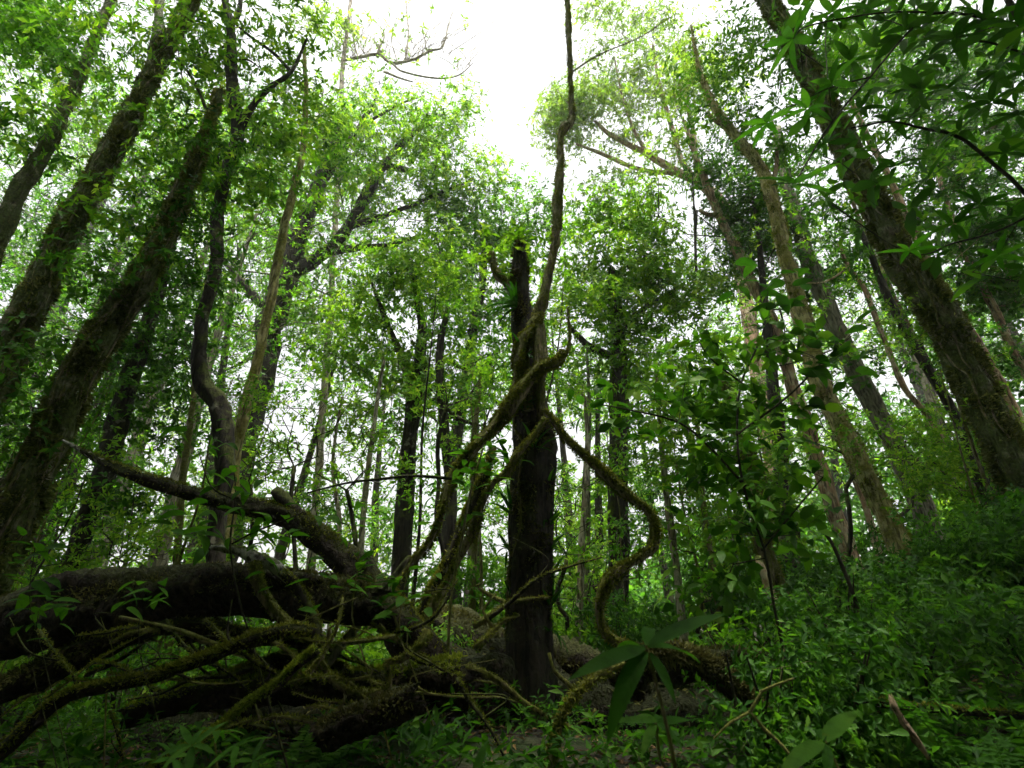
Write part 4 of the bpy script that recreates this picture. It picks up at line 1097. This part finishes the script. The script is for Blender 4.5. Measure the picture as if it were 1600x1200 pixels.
def more_leaves(t, Y, blobs, leaf, Lpx, per, aspect, name='foliage', dens=1.0, bark='dark'):
    b = np.array(t.location)
    B = px_blobs(blobs, Y)
    L = Lpx * mpp(blobs[0][0], blobs[0][1], Y)
    seeds = np.vstack([np.array([v.co[:] for v in c.data.vertices])[::18] + b for c in t.children if c.name.startswith('stem')])
    crown(t, b, seeds, np.full(len(seeds), .008), B, LEAF[leaf], BARK[bark], L, per, aspect, rc=2.6 * L, twig=True, branch_from=0, tip_r=.003, seglen=.2, hexa=True, name=name, cov=dens, limbs=True)


more_leaves(rt, 2.6, [(1400, 80, 70, 50, .5), (1500, 60, 70, 50, .6), (1560, 160, 60, 60, .6), (1480, 190, 70, 50, .6), (1580, 300, 50, 60, .6), (1380, 240, 60, 50, .5), (1300, 120, 50, 50, .4), (1500, 320, 60, 50, .5), (1560, 420, 50, 40, .5), (1260, 30, 60, 40, .4), (1330, 20, 60, 40, .5), (1600, 40, 50, 60, .7)], 'dark', 34, 6, .32)

# broad-leaved saplings at middle distance
sp6 = plant('sapling', 'leafy sapling with broad oval leaves in front of the lichen crusted trunk',
      [[(1235, 1060, 7), (1212, 960, 6), (1194, 860, 5), (1162, 760, 5), (1152, 680, 4), (1158, 600, 4), (1192, 520, 3), (1200, 455, 2)],
       [(1165, 760, 6), (1110, 700, 5), (1060, 660, 4), (980, 640, 3), (925, 630, 2)], [(1150, 680, 5), (1230, 620, 4), (1290, 560, 3), (1330, 525, 2)], [(1190, 860, 5), (1240, 800, 4), (1290, 740, 3)], [(1160, 600, 4), (1110, 560, 3), (1090, 530, 2)]],
      [(1160, 440, 5, 34), (1215, 440, 6, 36), (1200, 470, 5, 34), (1245, 460, 4, 30), (1240, 520, 6, 34), (1285, 540, 8, 38), (1320, 520, 7, 38), (1330, 560, 6, 36), (1270, 580, 7, 34), (1300, 600, 4, 36), (1180, 540, 6, 30), (1120, 530, 6, 30), (1090, 580, 6, 30),
       (1200, 620, 7, 32), (1140, 630, 7, 30), (1060, 620, 7, 30), (1000, 620, 6, 32), (940, 620, 6, 32), (920, 640, 4, 30), (1020, 660, 6, 30), (990, 655, 5, 34), (1100, 680, 7, 30), (1170, 690, 7, 30), (1230, 680, 6, 32), (1260, 640, 6, 32), (1080, 730, 6, 28), (1140, 750, 6, 30), (1220, 740, 7, 32), (1280, 740, 6, 30), (1300, 790, 5, 28), (1060, 780, 5, 26), (1190, 800, 6, 28), (1250, 820, 6, 30), (1130, 820, 5, 26)],
      3.6, OVATE, bark='dark', ovate=True)
more_leaves(sp6, 3.7, [(1130, 560, 60, 40, .6), (1080, 620, 60, 40, .6), (1180, 640, 60, 50, .6), (1240, 560, 60, 50, .6), (1100, 700, 60, 50, .6), (1180, 740, 60, 50, .6), (1010, 630, 50, 35, .5), (1120, 800, 60, 50, .5), (1210, 830, 60, 50, .6), (1080, 880, 60, 50, .4), (1170, 900, 50, 40, .5)], 'mid', 20, 5, .5)
plant('sapling', 'young sapling with fresh bright leaves growing through the upper fallen branch',
      [[(395, 1010, 4), (372, 930, 4), (360, 850, 4), (368, 780, 3), (366, 735, 2)], [(362, 850, 4), (400, 830, 4), (440, 815, 3), (475, 800, 2)], [(365, 780, 3), (330, 760, 3), (310, 705, 2)]],
      [(366, 735, 6, 34), (375, 760, 5, 32), (345, 750, 4, 30), (312, 705, 4, 26), (290, 668, 5, 24), (330, 670, 5, 24), (350, 690, 4, 24), (325, 790, 6, 34), (280, 840, 6, 46), (340, 830, 5, 34), (420, 850, 6, 40), (450, 815, 6, 36), (480, 800, 5, 32), (410, 820, 5, 30), (380, 800, 4, 30), (300, 830, 5, 42), (415, 880, 4, 34)],
      3.3, OVATEF, bark='dark', ovate=True)
plant('sapling', 'leafy shoot hanging broad leaves over the right end of the huge fallen log',
      [[(572, 1040, 3), (550, 960, 3), (560, 880, 2), (556, 820, 2)]],
      [(556, 815, 4, 34), (550, 850, 3, 32), (545, 910, 5, 40), (530, 935, 4, 38), (560, 900, 4, 34), (500, 880, 3, 30), (575, 860, 3, 28)], 3.5, OVATEF, bark='vine', ovate=True)
plant('sapling', 'bushy shoot of glossy leaves in the middle of the brush pile',
      [[(650, 1060, 3), (625, 990, 3), (630, 930, 2), (640, 880, 2)]],
      [(620, 920, 6, 30), (650, 940, 6, 30), (600, 945, 6, 30), (630, 890, 5, 28), (590, 905, 5, 28), (640, 975, 5, 28), (610, 985, 5, 30), (660, 900, 4, 24)], 3.8, OVATEF, bark='vine', ovate=True)
plant('climber', 'leafy climber clothing the slanting stems left of the dark trunk',
      [[(700, 1010, 5), (705, 930, 5), (720, 850, 4), (735, 770, 4), (755, 700, 3)]],
      [(740, 720, 7, 30), (770, 715, 6, 28), (720, 750, 6, 28), (765, 745, 6, 28), (700, 730, 5, 26), (750, 690, 5, 26), (790, 700, 5, 26), (680, 770, 4, 24), (735, 790, 5, 24), (660, 820, 4, 24)], 4.3, OVATEF, bark='vine', cat='climber', ovate=True)
for (x, y, lb) in ((55, 850, 'seedling with flat bright leaves above the left end of the huge log'), (60, 955, 'pale green seedling with rounded leaves in front of the huge log'), (225, 915, 'broad leaved seedling hanging in front of the huge log, leaves pointed')):
    plant('seedling', lb, [[(x + 16, y + 190, 2), (x - 8, y + 90, 2), (x, y, 1.5)]],
          [(x, y, 6, 36), (x + 12, y + 26, 5, 34), (x - 20, y + 10, 4, 32)] + ([(x - 30, y + 60, 5, 40), (x + 10, y + 70, 4, 36)] if x < 58 else []), 2.7, OVATEF, bark='dark', ovate=True)
plant('seedling', 'yellowish pointed leaved seedling in the gap below the dark slanting log', [[(165, 1120, 4), (166, 1090, 4), (168, 1070, 3)]], [(168, 1066, 6, 36)], 3.2, LANCEF, bark='vine')
plant('seedling', 'cluster of pointed leaves rising over the mossy thin branch at the bottom',
      [[(340, 1240, 5), (338, 1190, 5), (335, 1150, 4)]], [(335, 1145, 7, 56), (300, 1165, 7, 52), (370, 1165, 6, 52), (270, 1185, 6, 50), (395, 1190, 5, 46)], 1.9, LANCEF, bark='vine')

# ------------------------------------------------------------------ ferns
def frond_mesh(name, seg, mat, bend):
    g = Geo(); L = 1.0
    f = np.linspace(0, 1, seg + 1)
    y = np.sin(bend * f) / bend; z = -(1 - np.cos(bend * f)) / bend
    C = np.c_[np.zeros(seg + 1), y, z]
    tube(g, C, np.interp(f, [0, 1], [.008, .002]), 3, cap=False)
    fs = np.linspace(.16, .985, seg * 2)
    P = np.c_[np.zeros(len(fs)), np.sin(bend * fs) / bend, -(1 - np.cos(bend * fs)) / bend]
    T = np.c_[np.zeros(len(fs)), np.cos(bend * fs), -np.sin(bend * fs)]
    N = np.c_[np.zeros(len(fs)), np.sin(bend * fs), np.cos(bend * fs)]
    w = .2 * np.sin(np.pi * np.clip(fs * .86 + .14, 0, 1)) ** .7 + .012
    for s in (-1, 1):
        D = np.array([s, 0, 0]) * .95 + T * .32 - N * .12
        leaf_geo(g, P, D + rng.normal(0, .08, D.shape), N + rng.normal(0, .12, N.shape), w * rng.uniform(.8, 1.12, len(w)), .05 * rng.uniform(.8, 1.3, len(w)), hexa=False, droop=.14, fold=.1)
    return g.mesh(name, mat, smooth=False)


FROND = [frond_mesh('frond', 11, BIGLEAF['fern'], b) for b in (.6, 1.0, 1.5)]


def fern(x, y, L, n, label, group, z=None):
    zz = float(ground_z(x, y)) if z is None else z
    b = np.array([x, y, zz])
    t = thing('fern', label, 'fern', b, group)
    a0 = rng.uniform(0, 6.28)
    for i in range(n):
        a = a0 + i * 6.283 / n + rng.normal(0, .2)
        e = rng.uniform(.45, 1.1)
        d = np.array([math.cos(a) * math.cos(e), math.sin(a) * math.cos(e), math.sin(e)])
        up = np.array([-math.cos(a) * math.sin(e), -math.sin(a) * math.sin(e), math.cos(e)])
        o = link('frond', random.choice(FROND), t)
        o.matrix_local = mat_from(np.zeros(3), d, up, L * rng.uniform(.7, 1.15))
    return t


fl = [('low green fern with arching fronds among the fallen branches', 'ferns among the fallen branches'), ('green fern with arching fronds on the right hand slope', 'ferns on the right hand slope')]
for i in range(44):
    y = rng.uniform(1.9, 4.4); x = rng.uniform(-.95, .85) * y * 1.0
    fern(x, y, rng.uniform(.28, .5), int(rng.integers(6, 9)), 'low arching fern among the fallen branches before ' + near(x, y), fl[0][1])
for i in range(30):
    y = rng.uniform(2.4, 7.5); x = rng.uniform(1.6, max(2.2, y * 1.02))
    fern(x, y, rng.uniform(.35, .65), int(rng.integers(6, 9)), 'arching green fern on the right hand slope before ' + near(x, y), fl[1][1])

# ------------------------------------------------------------------ shrubs of the understorey
def shrub(x, y, h, w, leaf, label, group, Lpx=9, covr=1.0):
    gz = float(ground_z(x, y)); b = np.array([x, y, gz])
    t = thing('shrub', label, 'shrub', b, group)
    n = int(rng.integers(3, 6))
    seeds = []
    g = Geo()
    for i in range(n):
        a = rng.uniform(0, 6.28); tx, ty = math.cos(a) * w * .4, math.sin(a) * w * .4
        P = catmull(np.array([[x, y, gz - .05, .012 + .004 * h], [x + tx * .35 + rng.normal(0, .05), y + ty * .35, gz + h * .4, .009 + .003 * h], [x + tx, y + ty, gz + h * rng.uniform(.7, .95), .004]]), .25)
        tube(g, P[:, :3], P[:, 3], 5, cap=False)
        seeds.append(P)
    g.obj('stems', BARK['dark'], t, b, kind='stuff')
    S = np.vstack(seeds)
    L = Lpx * y / 1.05 / FPX
    blobs = [(np.array([x + rng.normal(0, w * .3), y + rng.normal(0, w * .25), gz + h * rng.uniform(.35, .95)]), w * .4, w * .4, h * .2, covr * rng.uniform(.7, 1.2)) for _ in range(5)]
    crown(t, b, S[:, :3], S[:, 3], blobs, LEAF[leaf], BARK['dark'], L, 5, .45, rc=3.6 * L, twig=False, branch_from=0, tip_r=.35 * y / FPX, seglen=.25, name='foliage', limbs=True)
    return t


SL = [('mid', 'green leafy shrub of the understorey below the hazy trees', 'green understorey shrubs'), ('dark', 'dark leafy shrub of the understorey below the hazy trees', 'dark understorey shrubs'), ('light', 'light green leafy shrub of the understorey below the hazy trees', 'light understorey shrubs')]
for i in range(26):
    y = rng.uniform(7, 13); x = rng.uniform(-1, 1) * y
    if -.5 < x / y < -.15 or .5 < x / y < .8: continue
    s = SL[i % 3]
    shrub(x, y, rng.uniform(1.0, 2.6), rng.uniform(.9, 1.8), s[0], s[1].replace('below the hazy trees', 'near ' + near(x, y)), s[2], covr=.75)
for i in range(26):
    y = rng.uniform(4.6, 9); x = rng.uniform(.32, 1.05) * y + .4
    shrub(x, y, rng.uniform(.35, 1.0), rng.uniform(.7, 1.3), 'mid' if i % 2 else 'dark', ('bushy green shrub' if i % 2 else 'bushy dark shrub') + ' on the right hand slope near ' + near(x, y), 'green shrubs on the slope' if i % 2 else 'dark shrubs on the slope', Lpx=float(rng.uniform(9, 16)), covr=.8)

for i in range(22):
    y = rng.uniform(8, 14); x = (-.55 + 1.4 * (i + rng.uniform(.1, .9)) / 22) * y
    shrub(x, y, rng.uniform(.8, 1.5), rng.uniform(1.0, 1.8), 'dark' if i % 3 else 'mid', 'low dark bush of the far understorey near ' + near(x, y) if i % 3 else 'low green bush of the far understorey near ' + near(x, y), 'low bushes of the far understorey', covr=.9)
for i in range(9):
    y = rng.uniform(3.2, 4.8); x = y * (.36 + .62 * (i + rng.uniform(.2, .8)) / 9)
    shrub(x, y, rng.uniform(.45, .8), rng.uniform(.5, .8), 'dark', 'low dark leafy bush at the bottom of the slope before ' + near(x, y), 'low bushes at the bottom of the slope', Lpx=14, covr=.8)
for i in range(6):
    y = rng.uniform(5.0, 6.0); x = y * rng.uniform(.86, 1.06)
    shrub(x, y, rng.uniform(.9, 1.5), rng.uniform(.8, 1.2), 'dark', 'dark bush hiding the foot of the massive shaggy trunk', 'dark bushes at the massive trunk', Lpx=11, covr=1.0)
for i in range(12):
    y = rng.uniform(4.8, 7.0); x = -5.2 + 5.4 * (i + rng.uniform(.1, .9)) / 12
    shrub(x, y, rng.uniform(.5, 1.0), rng.uniform(.5, .9), 'light' if i % 2 else 'mid', ('light green' if i % 2 else 'mid green') + ' low shrub growing behind the pile of fallen logs', ('light' if i % 2 else 'green') + ' shrubs behind the logs', covr=.7)

# leafless thickets and thin poles against the bright gaps
def thicket(px, py, Y, w, h, n, label, bark='dark', leaf=None, group=None):
    foot = at(px, 1030, Y); gz = float(ground_z(foot[0], foot[1]))
    b = np.array([foot[0], foot[1], gz])
    t = thing('thicket', label, 'shrub', b, group)
    k = mpp(px, py, Y)
    c = at(px, py, Y)
    g = np.random.default_rng(int(rng.integers(1 << 30)))
    st = np.linspace(0, 1, 8)[:, None]
    seeds = b * (1 - st) + np.array([c[0], c[1], c[2] - h * k * .6]) * st + g.normal(0, .05, (8, 3))
    tg = c + g.normal(0, 1, (n, 3)) * np.array([w * k, .6 * w * k, h * k]) * .6
    nodes, par, ns = grow(seeds, None, tg, .22, .3, g)
    gb = Geo()
    P = catmull(np.c_[seeds, np.full(8, 3.2 * k)], .15)
    tube(gb, P[:, :3], P[:, 3], 6, .05)
    gb.obj('stem', BARK[bark], t, b)
    gs = Geo()
    branch_tubes(nodes, par, ns, .55 * k, 3.0 * k, gs, gs, 1)
    gs.obj('branches', BARK[bark], t, b, kind='stuff')
    if leaf:
        gl2 = Geo(); q = tg[g.integers(0, n, n * 2)] + g.normal(0, 9 * k, (n * 2, 3))
        whorls(gl2, q, g.normal(0, .5, (n * 2, 3)) + np.array([0, 0, .7]), 9 * k, 5, .42)
        gl2.obj('foliage', LEAF[leaf], t, b, smooth=False, kind='stuff')
    return t


for (px, py, Y, w, h, n, lb) in ((470, 690, 7.5, 90, 70, 60, 'thicket of bare curling twigs against the bright gap above the huge log'), (560, 720, 8.2, 80, 80, 50, 'bare twiggy bush with a few leaves beside the slim black trunks'),
                                 (690, 610, 7.6, 70, 60, 50, 'tangle of dark curling branches left of the central trunk'), (400, 720, 8.5, 60, 60, 40, 'twiggy bush behind the foot of the crooked black trunk'),
                                 (880, 820, 7.8, 60, 80, 40, 'fine twigged bush right of the central trunk'), (1090, 880, 6.8, 60, 80, 40, 'fine twigged bush behind the hooked mossy stem'), (1320, 700, 8.4, 60, 60, 40, 'fine twigged bush in the bright gap by the grey trunk'),
                                 (1420, 690, 9.2, 70, 50, 40, 'bare twigs crossing the bright gap below the massive shaggy trunk'), (190, 850, 7.5, 70, 50, 40, 'twiggy bush in the bright gap behind the slim dark trunk')):
    thicket(px, py, Y, w, h, n, lb, leaf='light' if n != 60 else None)
PL = [('dark', 'thin dark pole of a sparse leaved young tree in the understorey', 'thin dark poles'), ('vine', 'thin mossy brown pole of a sparse leaved young tree in the understorey', 'thin brown poles')]
for i in range(24):
    Y = rng.uniform(6, 11); X = rng.uniform(-.95, 1.0) * Y
    if .5 < X / Y < .8: X *= .6
    gz = float(ground_z(X, Y)); H = rng.uniform(2.5, 6.5); f = np.linspace(0, 1, 6)
    ln = rng.normal(0, .08, 2)
    pts = np.c_[X + ln[0] * H * f + rng.normal(0, .05, 6) * H * .25 * f, Y + ln[1] * H * f, gz - .1 + H * f, np.interp(f, [0, 1], [rng.uniform(.018, .035), .006])]
    bk, lb, gp = PL[i % 2]; lb = lb.replace('in the understorey', 'near ' + near(X, Y))
    b = np.array([X, Y, gz]); t = thing('young_tree', lb, 'tree', b, gp)
    lo, C = limb(t, b, 'trunk', pts, BARK[bk], 7, .2, .05)
    L = 9 * Y / 1.05 / FPX
    crown(t, b, C[:, :3], C[:, 3], [(C[int(len(C) * q), :3] + rng.normal(0, .2, 3), .45, .45, .3, .35) for q in rng.uniform(.45, .99, 4)], LEAF['light' if i % 3 else 'mid'], BARK[bk], L, 5, .42, rc=3.5 * L, twig=True, branch_from=.3, tip_r=.35 * Y / FPX, seglen=.3)

# ground cover: nobody could count it
def cover(n, lmin, lmax, h, per, asp, leaf, name, sx):
    g = Geo()
    y = 1.2 + 9.5 * rng.uniform(0, 1, n * 3) ** 1.3; x = rng.uniform(-1.1, 1.1, n * 3) * (y + .5)
    den = np.sin(x * 2.3 + sx) + np.sin(y * 2.9 + 2 * sx) + np.sin((x + y) * 4.1 + sx) + rng.normal(0, .9, n * 3)
    k = np.argsort(-den)[:n]; x, y = x[k], y[k]
    p = np.c_[x, y, ground_z(x, y) + rng.uniform(0, 1, n) ** 1.5 * h]
    whorls(g, p, rng.normal(0, .45, (n, 3)) + np.array([0, -.1, 1]), rng.uniform(lmin, lmax, n), per, asp, up=.2)
    g.obj(name, LEAF[leaf], smooth=False, kind='stuff')


cover(11000, .02, .05, .22, 4, .55, 'dark', 'ground_cover', 0)
cover(5000, .05, .11, .32, 5, .34, 'dark', 'ground_herbs', 2)
LITTER = leaf_mat('leaf_litter', [(.02, .013, .008), (.06, .038, .018), (.12, .075, .035), (.2, .13, .06)], trans=.1, rough=.7, tint=(1, 1, 1))
gl = Geo()
n = 16000
y = rng.uniform(.8, 10, n); x = rng.uniform(-1.1, 1.1, n) * (y + .5)
a = rng.uniform(0, 6.28, n)
leaf_geo(gl, np.c_[x, y, ground_z(x, y) + .012], np.c_[np.cos(a), np.sin(a), rng.normal(0, .25, n)], rng.normal(0, .3, (n, 3)) + np.array([0, 0, 1]), rng.uniform(.04, .09, n), rng.uniform(.02, .035, n))
gl.obj('leaf_litter', LITTER, smooth=False, kind='stuff')

# ------------------------------------------------------------------ unseen wood behind and beside the photographer, thickened to shade the scene
def shade_tree(X, Y, H, R, leaf, bark, lo=.5, low=8, cv=2.2):
    gz = float(ground_z(X, Y))
    f = np.linspace(0, 1, 6)
    pts = np.c_[X + rng.normal(0, .15, 6) * f, Y + rng.normal(0, .15, 6) * f, gz - .2 + H * f, np.interp(f, [0, 1], [.22, .05])]
    base = np.array([X, Y, gz])
    t = thing('shade_tree', 'unseen tree of the wood behind the photographer, crown thickened for shade', 'tree', base, 'unseen shade trees behind the photographer')
    _, C = limb(t, base, 'trunk', pts, BARK[bark], 10, .4, .05, .4)
    blobs = []
    for q in range(13):
        a = rng.uniform(0, 6.28); r = R * rng.uniform(.1, 1) ** .5
        blobs.append((np.array([X + r * math.cos(a), Y + r * math.sin(a), gz + H * rng.uniform(lo, 1.0)]), R * .45, R * .45, R * .3 if low else R * .2, cv))
    for q in range(low):
        a = rng.uniform(0, 6.28); r = R * .6
        blobs.append((np.array([X + r * math.cos(a), Y + r * math.sin(a), gz + H * rng.uniform(.12, .45)]), R * .45, R * .45, R * .35, 2.0))
    crown(t, base, C[:, :3], C[:, 3], blobs, LEAF[leaf], BARK[bark], .32, 6, .45, rc=.9, twig=False, branch_from=.2, tip_r=.01, seglen=.6)
    return t


src = [shade_tree(-5, -4, 11, 2.8, 'mid', 'mossy'), shade_tree(5, -5, 12, 3.0, 'mid', 'mossy'), shade_tree(0, -5.5, 13, 3.4, 'mid', 'mossy')]
spots = [(-10, -1.5), (10.5, -1.8), (-3, -9), (3.4, -9), (8.5, -9), (-8.5, -8), (-14.5, -4), (15, -5), (-2, -14), (6, -14), (-8, -14), (-15, -10), (14, -11), (-16, 2.5), (-2.5, -3.6), (3.2, -3.8)]
for i, (x, y) in enumerate(spots):
    o = src[i % len(src)]
    r = o.copy(); COL.objects.link(r)
    r.location = (x, y, float(ground_z(x, y)) - .1); r.rotation_euler = (0, 0, rng.uniform(0, 6.28))
    for ch in o.children:
        c = ch.copy(); COL.objects.link(c); c.parent = r

orng = np.random.default_rng(5)  # unseen crowns laid out above the view to shade the fallen timber
over = {(-5.4, -.6): [], (5.6, -.6): [], (-1.3, -2.3): [], (1.9, -2.5): []}
for gx in np.arange(-8, 9.6, 1.4):
    for gy in np.arange(-1, 7.6, 1.4):
        x, y = gx + orng.normal(0, .35), gy + orng.normal(0, .35)
        if orng.random() < (.45 if y < 2.2 and abs(x) < 3 else .03): continue
        z = max(9.5, 2.05 * (y + 1.6) + 3.4) + orng.uniform(0, 2.5)
        k = min(over, key=lambda q: (q[0] - x) ** 2 + .2 * (q[1] - y) ** 2)
        over[k].append((np.array([x, y, z]), 1.3, 1.3, .6, 2.5))
for (x, y), blobs in over.items():
    gz = float(ground_z(x, y)); f = np.linspace(0, 1, 6); H = 14.0
    base = np.array([x, y, gz])
    t = thing('shade_tree', 'unseen tree added to shade the foreground, its crown above the view', 'tree', base, 'unseen trees added to shade the foreground')
    _, C = limb(t, base, 'trunk', np.c_[x + rng.normal(0, .1, 6), y + rng.normal(0, .1, 6), gz - .2 + H * f, np.interp(f, [0, 1], [.24, .05])], BARK['mossy'], 10, .4, .05, .4)
    crown(t, base, C[:, :3], C[:, 3], blobs, LEAF['mid'], BARK['mossy'], .22, 6, .45, rc=.9, twig=False, branch_from=.6, tip_r=.01, seglen=.6)

# far-off wood that reads as one mass
fw = Geo()
nf = 12000
a = rng.uniform(-1.25, 1.25, nf); r = rng.uniform(27, 48, nf)
x = r * np.sin(a); y = r * np.cos(a)
top = 3.6 + 1.4 * np.sin(a * 9 + 1) + 1.2 * np.sin(a * 23) + .12 * np.abs(x) * (x > 0)
z = ground_z(x, y) + np.clip(top, .8, None) * rng.uniform(0, 1, nf) ** .7
whorls(fw, np.c_[x, y, z], rng.normal(0, .5, (nf, 3)) + np.array([0, 0, .7]), rng.uniform(.35, .65, nf), 4, .5)
fw.obj('far_wood', LEAF['dark'], smooth=False, kind='stuff')

# ------------------------------------------------------------------ mist
hz = bpy.data.meshes.new('haze')
hx, hy0, hy1, hz0, hz1 = 158, -158, 165, -8, 34
hz.from_pydata([(x, y, z) for x in (-hx, hx) for y in (hy0, hy1) for z in (hz0, hz1)], [], [(0, 1, 3, 2), (4, 6, 7, 5), (0, 4, 5, 1), (2, 3, 7, 6), (0, 2, 6, 4), (1, 5, 7, 3)])
hm = bpy.data.materials.new('mist'); hm.use_nodes = True
hm.node_tree.nodes.clear()
pv = hm.node_tree.nodes.new('ShaderNodeVolumePrincipled')
pv.inputs['Color'].default_value = (.96, .98, .97, 1)
pv.inputs['Density'].default_value = 0.0013
pv.inputs['Anisotropy'].default_value = 0.3
ho = hm.node_tree.nodes.new('ShaderNodeOutputMaterial')
hm.node_tree.links.new(pv.outputs[0], ho.inputs['Volume'])
hz.materials.append(hm)
link('haze', hz, None, 'stuff')
